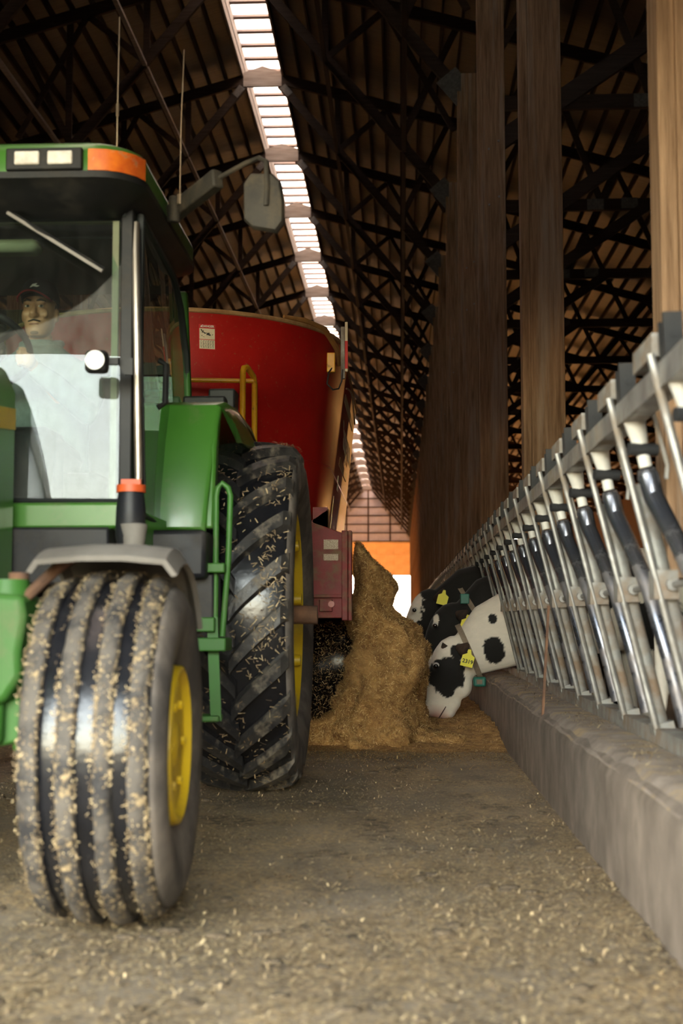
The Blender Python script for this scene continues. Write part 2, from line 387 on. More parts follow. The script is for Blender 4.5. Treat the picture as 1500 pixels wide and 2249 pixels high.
# posts
def make_post():
    p = empty('barn_post', (0, 0, 0), kind='structure')
    MB().box(.97, 1.035, .015, .20, 1.0, 9.6).build('side_plank', M_wood, p, bevel=.004)
    MB().box(1.035, 1.30, 0, .215, .98, 9.9).build('post_timber', M_wood, p, bevel=.006)
    MB().box(1.08, 1.25, .05, .165, -.01, .98).build('pedestal', M_steelw, p, bevel=.004)
    m = MB()
    for z in (1.25, 1.8, 5.9, 6.6): m.cyl((1.10, -.012, z), (1.10, .01, z), .014, n=8).cyl((1.22, -.012, z + .1), (1.22, .01, z + .1), .014, n=8)
    m.build('bolt', M_steel, p)
    return p
p0 = make_post()
for side in (0, 1):
    for k in range(-1, NB):
        if side and k < 2: continue
        p = p0 if (k == -1 and not side) else copy_tree(p0)
        p.location = (0 if not side else 2 * RXC - 2.27, Y0 + PITCH * k, 0); p['group'] = 'tall posts on the left of the lane' if side else 'tall posts on the right of the lane'
        if side: p['label'] = 'tall timber post in the row hidden beyond the tractor'
        elif k < 6: p['label'] = ['tall timber post behind the camera', 'pale blurred timber post at the right edge of the picture', 'broad grain-marked timber post, second from the right edge', 'timber post third from the right edge, darker above', 'timber post fourth from the right edge', 'timber post fifth from the right edge', 'timber post sixth from the right edge'][k + 1]
        else: p['label'] = 'dark distant timber post stacked up toward the far doorway'

# far end: translucent gable panels over a plywood band over an open doorway
M_poly = pm('translucent_panel', (0.5, 0.5, 0.58), (0.42, 0.42, 0.50), scale=1.5, rough=0.4, transl=0.07)
M_ply = pm('sunlit_plywood', (0.72, 0.53, 0.30), (0.58, 0.41, 0.22), scale=0.8, rough=0.8, transl=0.085)
M_dark = wood('dark_siding', (0.11, 0.075, 0.055), (0.06, 0.042, 0.032), 'z', 3)
wf = empty('wall_far', (RXC, YF, 0), 'far end wall with translucent gable panels above an orange plywood band', kind='structure')
mp = {}
for i in range(-5, 5):
    for j in range(6):
        x0 = RXC + i * 2.35; z0 = 9.25 + j * .93
        if z0 + .5 > roof_z(x0 + 1.17): continue
        if 'p' not in mp: mp['p'] = MB().box(.0, 2.35, -.01, .01, .0, .93).mesh('gable_panel', M_poly)
        link('gable_panel', mp['p'], wf, (x0 - RXC, 0, z0))
for i in range(-5, 6): MB().box(RXC + i * 2.35 - .08, RXC + i * 2.35 + .08, YF - .15, YF - .02, 9.2, max(9.4, roof_z(RXC + i * 2.35))).build('gable_stud', M_dark, wf)
for j in range(7):
    hw = min(12.0, max(0.6, (RZ - (9.25 + j * .93)) / SL)); MB().box(RXC - hw, RXC + hw, YF - .12, YF - .01, 9.25 + j * .93 - .06, 9.25 + j * .93 + .06).build('gable_girt', M_dark, wf)
for xe in (XR, XL):
    xs = RX1 if xe == XR else RX0
    MB().prism([(xs, roof_z(xs) + .12), (xe, roof_z(xe) + .12), (xe, 9.2), (xs + (8.5 if xe == XR else -8.5), 9.2 + (roof_z(xs) - 1.3 - 9.2) * .35), (xs, roof_z(xs) - 1.3)], 'y', YF + .03, YF + .05).build('gable_edge_panel', M_poly, wf)
MB().box(-8.2, 1.3, YF - .2, YF + .1, 9.05, 9.22).build('band_beam', M_ply, wf)
for i in range(5):
    for j in range(3):
        if 'w' not in mp: mp['w'] = MB().box(-.01, 1.89, -.02, .02, -.01, 1.175).mesh('plywood_panel', M_ply)
        link('plywood_panel', mp['w'], wf, (-8.15 - RXC + i * 1.88, .012 * ((i + j) % 2), 5.56 + j * 1.165))
MB().box(1.25, XR, YF - .05, YF + .05, 0, 9.4).build('siding', M_dark, wf)
MB().box(XL, -8.15, YF - .05, YF + .05, 0, 9.4).build('siding', M_dark, wf)
# side walls: boarded; right openings added out of view to aim sun at the mixer
wr = empty('wall_right', (XR, 0, 0), 'boarded side wall far behind the cow stalls', kind='structure')
MB().box(XR, XR + .1, YN, 58.5, 4.0, 10.2).build('siding', M_dark, wr)
MB().box(XR, XR + .1, 67, YF, 4.0, 10.2).build('siding', M_dark, wr)
MB().box(XR, XR + .1, 58.5, 67, 7.6, 10.2).build('siding', M_dark, wr)
M_dimmer = bpy.data.materials.new('sun_dimming_sheet'); M_dimmer.use_nodes = True; _n = M_dimmer.node_tree; _n.nodes.remove(_n.nodes['Principled BSDF'])
_t = _n.nodes.new('ShaderNodeBsdfTransparent'); _t.inputs[0].default_value = (.020, .020, .020, 1); _n.links.new(_t.outputs[0], _n.nodes['Material Output'].inputs[0])
MB().box(XR + .04, XR + .05, YN + .2, 68, .7, 7.6).build('sun_dimmer', M_dimmer, wr)  # added unseen sheet, dims the sun that reaches the mixer
MB().box(XR, XR + .1, YN, YF, -.1, .7).build('low_wall', M_dark, wr)
MB().box(XR, XR + .1, YN, 58.5, .7, 4.0).build('sun_block_panel', M_dark, wr)  # added panel, blocks the sun to keep the near roof dark
MB().box(XR, XR + .1, 67, 108, .7, 4.0).build('sun_block_panel', M_dark, wr)  # added panel, keeps low sun off the nearer stall floor
wl = empty('wall_left', (XL, 0, 0), 'boarded side wall beyond the left stalls', kind='structure')
MB().box(XL - .1, XL, YN, YF, 0, 10.2).build('siding', M_dark, wl)
# near end wall, behind the camera, with the open doorway that lets the daylight in
wn_ = empty('wall_near', (RXC, YN, 0), 'near end wall around the open drive-through doorway', kind='structure')
MB().box(-9.5, 1.6, YN - .1, YN, 3.75, 14.8).build('header', M_dark, wn_)
MB().box(1.6, XR, YN - .1, YN, 0, 12).build('siding', M_dark, wn_)
MB().box(XL, -9.5, YN - .1, YN, 0, 12).build('siding', M_dark, wn_)
# ================================================================== headlock panels along the kerb
HXB, HZB, HXT, HZT = 0.945, 0.43, 0.705, 1.485       # bottom and top rail, the panel leans over the lane
NST = 8; SP = PITCH / NST
def hp(t, y, dx=0.0): return Vector((HXB + (HXT - HXB) * t + dx, y, HZB + (HZT - HZB) * t))
M_bump = pm('rubber_bumper', (0.016, 0.017, 0.020), (0.03, 0.03, 0.032), scale=20, rough=0.55)
def headlock_meshes():
    R = {}
    m = MB()                                                        # upright: flattened pipe plus a slim round bar
    m.tube([hp(.02, 0, -.004), hp(.70, 0, -.004), hp(.80, 0, -.004)], [.031, .030, .020], n=10); m.bar(hp(.0, 0), hp(.05, 0), .09, .075, (1, 0, 0)); R['upright'] = m.mesh('upright', M_steelw, smooth=True)
    m = MB(); m.cyl(hp(.03, -.05, -.028), hp(1.05, -.05, -.042), .012, n=8); R['guide_bar'] = m.mesh('guide_bar', M_steel, smooth=True)
    m = MB(); p, b = hp(.50, -.40), hp(.07, -.46)
    m.tube([hp(.83, -.13), hp(.81, -.13), hp(.745, -.14), hp(.62, -.29), p, hp(.28, -.45), b], [.026, .034, .031, .028, .027, .026, .026], n=12)
    R['swing_bar'] = m.mesh('swing_bar', M_blue, smooth=True)
    m = MB(); m.cyl(hp(.835, -.13), hp(.87, -.13), .02, n=12); m.cyl(hp(.90, -.13), hp(.985, -.13), .024, .036, n=12)
    R['sleeve'] = m.mesh('sleeve', M_white_p, smooth=True)
    m = MB(); c = hp(.885, -.13); m.cyl(c + V(-.042, -.02, 0), c + V(.046, .0, 0), .019, n=12); R['bumper'] = m.mesh('bumper', M_bump, smooth=True)
    m = MB(); c = hp(.50, -.015, -.01); m.bar(c + V(0, 0, -.045), c + V(0, 0, .045), .09, .074, (1, 0, 0)); R['pivot_bracket'] = m.mesh('pivot_bracket', M_steelw)
    m = MB(); m.cyl(hp(.50, -.40, .0), hp(.50, -.045, .012), .011, n=8).cyl(hp(.50, -.085, .006), hp(.50, -.06, .006), .02, n=8); R['pivot_bolt'] = m.mesh('pivot_bolt', M_steel, smooth=True)
    m = MB(); c = hp(1.0, .17); m.add([], []); d = .5 * SP
    m.bar(c + V(-.005, -.13, .098), c + V(-.005, .15, .098), .055, .062); R['latch_bar'] = m.mesh('latch_bar', M_steelw)
    m = MB(); c = hp(1.0, .0)
    m.bar(c + V(0, -.09, -.02), c + V(-.005, -.09, .155), .05, .014, (0, 1, 0)); m.bar(c + V(0, -.035, -.02), c + V(-.005, -.035, .14), .05, .012, (0, 1, 0))
    m.cyl(c + V(0, -.10, .10), c + V(0, -.02, .10), .013, n=8); R['latch_plate'] = m.mesh('latch_plate', M_black)
    m = MB(); m.tube([hp(.99, -.15, .06), hp(.84, -.15, .064), hp(.80, -.15, .05)], .007, n=6); R['release_wire'] = m.mesh('release_wire', M_steel)
    return R
HM = headlock_meshes()
def rails():
    r = {}
    r['bottom_rail'] = MB().box(HXB - .04, HXB + .04, -PITCH / 2, PITCH / 2, HZB - .03, HZB + .035).mesh('bottom_rail', M_steelw)
    r['top_rail'] = MB().box(HXT - .034, HXT + .034, -PITCH / 2, PITCH / 2, HZT - .038, HZT + .030).mesh('top_rail', M_steel)
    return r
HR = rails(); far_me = None
hnames = ['nearest galvanised headlock panel, blurred at the right edge', 'galvanised headlock panel with white sleeves, second from the camera', 'galvanised headlock panel third from the camera, where the white cow feeds', 'galvanised headlock panel fourth from the camera', 'galvanised headlock panel fifth from the camera']
for k in range(-1, NB):
    yc = Y0 + PITCH * (k + .5) + .35
    root = empty('headlock_panel', (0, yc, 0), hnames[k + 1] if k < 4 else 'distant headlock panel glinting along the kerb toward the doorway', 'headlock', 'headlock panels along the feed kerb')
    ORG[root.name] = Vector((0, 0, 0))
    if k < 6:
        for n, me in HR.items(): link(n, me, root)
        for j in range(NST):
            y = -PITCH / 2 + SP * (j + .5)
            if yc + y < 1.2: continue
            for n, me in HM.items():
                if k > 2 and n in ('pivot_bolt', 'release_wire'): continue
                if n == 'swing_bar' or n in ('sleeve', 'bumper'):
                    o = link(n, me, root, (0, y + .012 * math.sin(j * 2.1 + k), 0))
                else: o = link(n, me, root, (0, y, 0))
    else:
        if far_me is None:
            mb = MB()
            def take(me, dy):
                kk = len(mb.v); mb.v += [v.co + Vector((0, dy, 0)) for v in me.vertices]; mb.f += [tuple(i + kk for i in p.vertices) for p in me.polygons]
            for me in HR.values(): take(me, 0)
            for j in range(NST):
                for n in ('upright', 'guide_bar', 'swing_bar', 'latch_bar', 'latch_plate', 'pivot_bracket'): take(HM[n], -PITCH / 2 + SP * (j + .5))
            far_me = mb.mesh('bars', M_steel, fix=False)
        link('bars', far_me, root)
o = MB().bar((.70, 6.55, .33), (.745, 6.60, .92), .022, .012, (1, 0, 0)).build('rusty_strap', M_rust, label='thin rusty iron strap standing on the kerb edge by the headlocks', cat='strap')
# ================================================================== tractor
TX, TY = -1.83, 6.65
T = empty('tractor', (TX, TY, 0), 'green farm tractor with yellow wheels and a glass cab', 'tractor')
M_green = pm('green_paint', (0.058, 0.19, 0.026), (0.048, 0.165, 0.022), scale=3, rough=0.32, coat=0.3, dirt=(0.20, 0.19, 0.11), dscale=3.5, dcon=(0.55, 0.95), drough=0.8)
M_greend = pm('dusty_green_paint', (0.04, 0.145, 0.022), (0.05, 0.135, 0.03), scale=5, rough=0.5, spec=0.35, dirt=(0.17, 0.15, 0.09), dscale=5, dcon=(0.55, 0.9))
M_yellow = pm('yellow_wheel_paint', (0.62, 0.42, 0.012), (0.52, 0.34, 0.012), scale=4, rough=0.45, dirt=(0.24, 0.17, 0.08), dscale=4, dcon=(0.55, 0.85))
M_tyre = pm('wet_tyre_rubber', (0.006, 0.0065, 0.009), (0.014, 0.014, 0.017), scale=6, rough=0.22, bump=0.15, bscale=20, spec=0.6)
M_side = pm('dusty_sidewall', (0.155, 0.128, 0.108), (0.055, 0.046, 0.041), scale=4.5, rough=0.9, bump=0.2, contrast=(0.38, 0.6))
M_rib = pm('caked_tread', (0.098, 0.084, 0.072), (0.02, 0.0185, 0.02), scale=11, rough=0.75, bump=0.7, bscale=40, contrast=(0.42, 0.6), dirt=(0.34, 0.25, 0.14), dscale=22, dcon=(0.56, 0.64))
M_lug = pm('lug_rubber', (0.016, 0.016, 0.018), (0.05, 0.046, 0.043), scale=7, rough=0.4, bump=0.4, bscale=30, contrast=(0.42, 0.66), dirt=(0.22, 0.185, 0.14), dscale=9, dcon=(0.53, 0.68))
M_straw = pm('straw', (0.62, 0.44, 0.20), (0.40, 0.25, 0.10), scale=3, rough=0.8, coord='Object')
M_amber = pm('amber_lens', (0.80, 0.20, 0.02), (0.55, 0.09, 0.015), scale=9, rough=0.25, coat=0.5, dirt=(0.30, 0.19, 0.10), dscale=14, dcon=(0.55, 0.7))
M_lens = pm('clear_lamp_lens', (0.78, 0.74, 0.68), (0.60, 0.54, 0.48), scale=30, rough=0.3, coat=0.5)
M_chrome = pm('worn_chrome', (0.52, 0.48, 0.44), (0.36, 0.27, 0.18), scale=5, rough=0.35, metal=0.9, dirt=(0.30, 0.15, 0.05), dscale=3, dcon=(0.5, 0.75), stretch=(1, 1, .3))
M_grey = pm('grey_plastic_fender', (0.22, 0.20, 0.18), (0.14, 0.125, 0.11), scale=5, rough=0.65, bump=0.1, stretch=(1, .3, 1))
M_dkpanel = pm('dark_side_panel', (0.010, 0.011, 0.016), (0.022, 0.021, 0.021), scale=4, rough=0.45, spec=0.3, dirt=(0.08, 0.07, 0.06), dscale=5, dcon=(0.52, 0.8))
M_rubr = pm('mirror_back', (0.045, 0.038, 0.028), (0.025, 0.022, 0.018), scale=10, rough=0.7, dirt=(0.11, 0.085, 0.055), dscale=8, dcon=(.5, .75))
M_pink = pm('cab_liner', (0.16, 0.175, 0.105), (0.13, 0.14, 0.085), scale=6, rough=0.8)
M_cabdk = pm('cab_black_trim', (0.010, 0.014, 0.014), rough=0.6)
def glass(name, tint, refl, dust=None):
    m = bpy.data.materials.new(name); m.use_nodes = True; nt = m.node_tree; N = nt.nodes; Lk = nt.links
    N.remove(N['Principled BSDF'])
    tr = N.new('ShaderNodeBsdfTransparent'); tr.inputs[0].default_value = (*tint, 1)
    gl = N.new('ShaderNodeBsdfGlossy'); gl.inputs['Roughness'].default_value = 0.0; gl.inputs[0].default_value = (0.95, 0.98, 1, 1)
    fr = N.new('ShaderNodeFresnel'); fr.inputs[0].default_value = 1.5
    mu = N.new('ShaderNodeMath'); mu.operation = 'MULTIPLY'; mu.inputs[1].default_value = refl; mu.use_clamp = True; Lk.new(fr.outputs[0], mu.inputs[0])
    ms = N.new('ShaderNodeMixShader'); Lk.new(mu.outputs[0], ms.inputs[0]); Lk.new(tr.outputs[0], ms.inputs[1]); Lk.new(gl.outputs[0], ms.inputs[2])
    out = ms.outputs[0]
    # film of dust, less where the wiper sweeps
    df = N.new('ShaderNodeBsdfDiffuse'); df.inputs[0].default_value = (0.40, 0.40, 0.38, 1)
    tc = N.new('ShaderNodeTexCoord'); nz = N.new('ShaderNodeTexNoise'); nz.inputs['Scale'].default_value = 5; nz.inputs['Detail'].default_value = 9; nz.inputs['Roughness'].default_value = .7
    mp = N.new('ShaderNodeMapping'); mp.inputs['Scale'].default_value = (2, 1, .7); Lk.new(tc.outputs['Object'], mp.inputs[0]); Lk.new(mp.outputs[0], nz.inputs['Vector'])
    mr = N.new('ShaderNodeMapRange'); mr.inputs['From Min'].default_value = .35; mr.inputs['From Max'].default_value = .75; mr.inputs['To Min'].default_value = .02; mr.inputs['To Max'].default_value = .16; Lk.new(nz.outputs['Fac'], mr.inputs['Value'])
    fac = mr.outputs[0]
    if dust:
        cx, cz, r = dust
        sp = N.new('ShaderNodeVectorMath'); sp.operation = 'MULTIPLY'; sp.inputs[1].default_value = (1, 0, 1); Lk.new(tc.outputs['Object'], sp.inputs[0])
        ds = N.new('ShaderNodeVectorMath'); ds.operation = 'DISTANCE'; ds.inputs[1].default_value = (cx, 0, cz); Lk.new(sp.outputs[0], ds.inputs[0])
        gt = N.new('ShaderNodeMapRange'); gt.inputs['From Min'].default_value = r - .004; gt.inputs['From Max'].default_value = r + .004; gt.inputs['To Min'].default_value = .18; gt.inputs['To Max'].default_value = 1.6; Lk.new(ds.outputs['Value'], gt.inputs['Value'])
        m2 = N.new('ShaderNodeMath'); m2.operation = 'MULTIPLY'; Lk.new(fac, m2.inputs[0]); Lk.new(gt.outputs[0], m2.inputs[1]); fac = m2.outputs[0]
    m3 = N.new('ShaderNodeMixShader'); Lk.new(fac, m3.inputs[0]); Lk.new(out, m3.inputs[1]); Lk.new(df.outputs[0], m3.inputs[2])
    Lk.new(m3.outputs[0], N['Material Output'].inputs[0]); return m
M_glass = glass('windscreen_glass', (0.80, 0.93, 0.88), 0.88, (-1.62 - TX, 2.58, .62))
M_glass2 = glass('door_glass', (0.42, 0.50, 0.40), 1.0)
M_glass3 = glass('rear_glass', (0.72, 0.9, 0.82), 0.35)

def strands(pts, nrm, lmin, lmax, w, mat, name, parent, kind='stuff', lift=.004, tilt=.35, label=None, cat=None):
    """many short flat straws lying on a surface: pts and normals as arrays"""
    n = len(pts); pts = np.asarray(pts, float); nrm = np.asarray(nrm, float)
    d = RNG.normal(size=(n, 3)); d -= (d * nrm).sum(1, keepdims=True) * nrm * (1 - tilt); d /= np.linalg.norm(d, axis=1, keepdims=True) + 1e-9
    s = np.cross(d, nrm); s /= np.linalg.norm(s, axis=1, keepdims=True) + 1e-9
    L = RNG.uniform(lmin, lmax, (n, 1)) / 2; W = w * RNG.uniform(.5, 1.2, (n, 1)) / 2
    c = pts + nrm * lift * RNG.uniform(.3, 1.5, (n, 1))
    mid = c + nrm * L * .12
    vs = np.stack([c - d * L - s * W, c - d * L + s * W, mid + s * W, mid - s * W, c + d * L + s * W * .6, c + d * L - s * W * .6], 1).reshape(-1, 3)
    b = np.arange(n)[:, None] * 6
    q1 = b + np.array([0, 1, 2, 3]); q2 = b + np.array([3, 2, 4, 5]); fs = np.concatenate([q1, q2])
    vs = vs - np.array(org(parent))
    me = bpy.data.meshes.new(name); me.vertices.add(len(vs)); me.vertices.foreach_set('co', vs.ravel())
    me.loops.add(fs.size); me.loops.foreach_set('vertex_index', fs.ravel().astype(np.int32))
    me.polygons.add(len(fs)); me.polygons.foreach_set('loop_start', np.arange(0, fs.size, 4, dtype=np.int32)); 
    me.update(calc_edges=True); me.validate()
    at = me.attributes.new('shade', 'FLOAT', 'POINT'); at.data.foreach_set('value', np.repeat(RNG.uniform(0, 1, n), 6).astype(np.float32))
    me.materials.append(mat)
    o = link(name, me, parent)
    return tag(o, label, cat, None, kind)
def straw_mat(name, a, b, c, transl=0.25):
    m = bpy.data.materials.new(name); m.use_nodes = True; nt = m.node_tree; N = nt.nodes
    at = N.new('ShaderNodeAttribute'); at.attribute_name = 'shade'
    cr = N.new('ShaderNodeValToRGB'); e = cr.color_ramp.elements
    e[0].color = (*a, 1); e[1].color = (*c, 1); x = e.new(.55); x.color = (*b, 1)
    bs = N['Principled BSDF']; bs.inputs['Roughness'].default_value = .75; bs.inputs['Specular IOR Level'].default_value = .3
    nt.links.new(at.outputs['Fac'], cr.inputs[0]); nt.links.new(cr.outputs[0], bs.inputs['Base Color'])
    tr = N.new('ShaderNodeBsdfTranslucent'); nt.links.new(cr.outputs[0], tr.inputs[0])
    ms = N.new('ShaderNodeMixShader'); ms.inputs[0].default_value = transl
    nt.links.new(bs.outputs[0], ms.inputs[1]); nt.links.new(tr.outputs[0], ms.inputs[2]); nt.links.new(ms.outputs[0], N['Material Output'].inputs[0])
    return m
M_strawA = straw_mat('golden_straw', (0.22, 0.115, 0.04), (0.52, 0.32, 0.12), (0.80, 0.60, 0.30))
M_strawB = straw_mat('muddy_chaff', (0.12, 0.085, 0.055), (0.34, 0.245, 0.14), (0.62, 0.48, 0.28), .1)

# ---- front wheel (steered a little)
FWc = Vector((-.812, 3.72, .495)); STEER = math.radians(2.0)
RIBS = ((-.172, -.116), (-.070, -.020), (.025, .072), (.110, .158))
def wheel_mat(c, rz=0.0): return Matrix.Translation(c) @ Matrix.Rotation(rz, 4, 'Z')
def front_wheel(c, rz, outer, fender=True):
    W = wheel_mat(c, rz) @ (Matrix() if outer > 0 else Matrix.Scale(-1, 4, (1, 0, 0)))
    crown = lambda x: .4925 - .032 * (abs(x) / .165) ** 2.2
    prof = [(-.135, .215), (-.165, .25), (-.188, .33), (-.185, .40), (-.170, .437)]
    prof += [(x, crown(x) - .022) for x in np.linspace(-.160, .160, 15)]
    prof += [(.176, .437), (.196, .40), (.192, .33), (.172, .25), (.150, .215)]
    ty = MB().lathe(prof, 72, W).build('front_tyre', M_tyre, T, smooth='all')
    MB().lathe([(.162, .450), (.1771, .438), (.1975, .40), (.1935, .33), (.1735, .25), (.1525, .214), (.148, .214), (.168, .25), (.188, .33), (.192, .40), (.170, .436)], 72, W, closed=True).build('sidewall', M_side, ty, smooth='all')
    for a, b in RIBS:
        n = 96; vs = []; fs = []; mb = MB()
        prf = [(a, crown(a) - .028), (a + .002, crown(a) - .004), (a + .008, crown(a + .008) + .001), ((a + b) / 2, crown((a + b) / 2) + .003), (b - .008, crown(b - .008) + .001), (b - .002, crown(b) - .004), (b, crown(b) - .028)]
        m = len(prf)
        for i in range(n):
            t = 2 * PI * i / n
            for k, (x, r) in enumerate(prf):
                j = .0016 * noise.noise((x * 60, math.cos(t) * 14, math.sin(t) * 14)) + .002 * noise.noise((k * 3.1 + a * 50, math.cos(t) * 40, math.sin(t) * 40))
                vs.append(W @ Vector((x + j * (1 if k > 3 else -1 if k < 3 else 0) * 1.2, math.cos(t) * (r + j), math.sin(t) * (r + j))))
        for i in range(n):
            for k in range(m - 1): fs.append((i * m + k, i * m + k + 1, ((i + 1) % n) * m + k + 1, ((i + 1) % n) * m + k))
        mb.add(vs, fs).build('tread_rib', M_rib, ty, smooth='all')
    # chaff stuck to the ribs, thickest along their edges
    pts = []; nr = []
    for _ in range(11000 if outer > 0 else 300):
        a, b = random.choice(RIBS)
        if random.random() < .62: x = (a if random.random() < .5 else b) + random.gauss(0, .005)
        else: x = random.uniform(a, b)
        t = random.uniform(0, 2 * PI)
        if noise.noise((math.cos(t) * 3, math.sin(t) * 3, x * 9)) + random.uniform(-.5, .5) < -.12: continue
        r = crown(x) + .001
        pts.append(W @ Vector((x, math.cos(t) * r, math.sin(t) * r))); nr.append((W.to_3x3() @ Vector((x * .4, math.cos(t), math.sin(t)))).normalized())
    strands(pts, nr, .004, .011, .0028, M_strawB, 'tyre_chaff', ty, tilt=.25, lift=.002)
    rim = MB().lathe([(.155, .228), (.183, .222), (.187, .212), (.177, .205), (.165, .195), (.165, .150), (.167, .10), (.168, .06), (.168, .0)], 48, W).build('front_wheel_disc', M_yellow, T, smooth=True)
    MB().lathe([(.12, .07), (.165, .068), (.175, .055), (.178, .0)], 24, W).build('hub_cap', M_yellow, rim, smooth=True)
    mb = MB()
    for i in range(6):
        t = i * PI / 3; mb.cyl(W @ Vector((.160, math.cos(t) * .125, math.sin(t) * .125)), W @ Vector((.180, math.cos(t) * .125, math.sin(t) * .125)), .013, n=6)
    mb.build('wheel_bolts', M_yellow, rim)
    if fender:
        rings = []
        for i in range(13):
            a = math.radians(40 + 72 * i / 12)
            r = .575; row = []
            for x, dr in ((-.215, -.035), (-.19, 0), (-.06, .012), (.06, .012), (.17, 0), (.20, -.045), (.185, -.05), (.16, -.014), (.05, -.004), (-.06, -.004), (-.18, -.014), (-.20, -.04)):
                row.append(W @ Vector((x - .005, math.cos(a) * (r + dr), math.sin(a) * (r + dr) - .015)))
            rings.append(row)
        fe = MB().loft(rings).build('front_fender', M_grey, T, smooth=True)
        MB().tube([W @ Vector((-.10, -.03, .55)), W @ Vector((-.17, -.05, .50)), W @ Vector((-.26, -.03, .42)), W @ Vector((-.32, 0, .40))], .017, n=8).build('fender_bracket', M_rust, fe, smooth=True)
    return ty
front_wheel(FWc, STEER, 1)
front_wheel(Vector((2 * TX - FWc.x, FWc.y, FWc.z)), STEER, -1)
# ---- front axle, knuckles
m = MB(); m.bar((TX, 3.72, .60), (-1.12, 3.72, .58), .20, .17); m.build('front_axle', M_greend, T, bevel=.02)
m = MB(); m.bar((TX, 3.72, .60), (2 * TX + 1.12, 3.72, .58), .20, .17); m.build('front_axle', M_greend, T, bevel=.02)
for s in (1, -1):
    X = lambda x: x if s > 0 else 2 * TX - x
    m = MB(); m.prism([(X(-1.20), .93), (X(-1.06), .92), (X(-1.05), .86), (X(-1.065), .76), (X(-1.06), .69), (X(-1.10), .63), (X(-1.14), .60), (X(-1.22), .60), (X(-1.26), .70), (X(-1.26), .90)], 'y', 3.60, 3.80)
    kn = m.build('steering_knuckle', M_greend, T, bevel=.018)
    MB().cyl((X(-1.13), 3.70, .90), (X(-1.13), 3.70, .965), .072, .06, n=18).build('king_pin_cap', M_greend, kn, smooth=True)
    MB().cyl((X(-1.10), 3.70, .965), (X(-1.10), 3.70, .985), .030, n=12).build('pin_bolt', M_rust, kn, smooth=True)
    MB().cyl((X(-1.10), 3.74, .52), (X(-.93), 3.73, .50), .055, n=16).build('spindle', M_greend, kn, smooth=True)
    MB().bar((X(-1.13), 3.72, .62), (X(-1.10), 3.72, .50), .10, .10, (0, 1, 0)).build('spindle_arm', M_greend, kn, bevel=.01)
MB().box(TX - .30, TX + .30, 2.75, 4.9, .62, .90).build('front_frame', M_black, T, bevel=.02)
# ---- hood
rings = []
for y, w, zt in ((2.55, .30, 1.36), (2.7, .36, 1.50), (3.2, .37, 1.62), (4.0, .38, 1.75), (4.78, .385, 1.84)):
    rings.append([(TX - w, y, .96), (TX - w, y, zt - .14), (TX - w + .04, y, zt - .05), (TX - w + .14, y, zt), (TX + w - .14, y, zt), (TX + w - .04, y, zt - .05), (TX + w, y, zt - .14), (TX + w, y, .96)])
hd = MB().loft(rings).build('hood', M_green, T, bevel=.012, seg=2)
for s in (1, -1):
    x = TX + s * .388
    MB().add([(x, 2.9, 1.36), (x, 4.77, 1.56), (x, 4.77, 1.64), (x, 2.9, 1.44), (x - s * .012, 2.9, 1.36), (x - s * .012, 4.77, 1.56), (x - s * .012, 4.77, 1.64), (x - s * .012, 2.9, 1.44)], [(0, 1, 2, 3), (7, 6, 5, 4), (0, 4, 5, 1), (1, 5, 6, 2), (2, 6, 7, 3), (3, 7, 4, 0)]).build('hood_stripe', M_yellow, hd)
MB().box(TX - .31, TX + .31, 2.50, 2.56, 1.0, 1.34).build('grille', M_black, hd, bevel=.015)
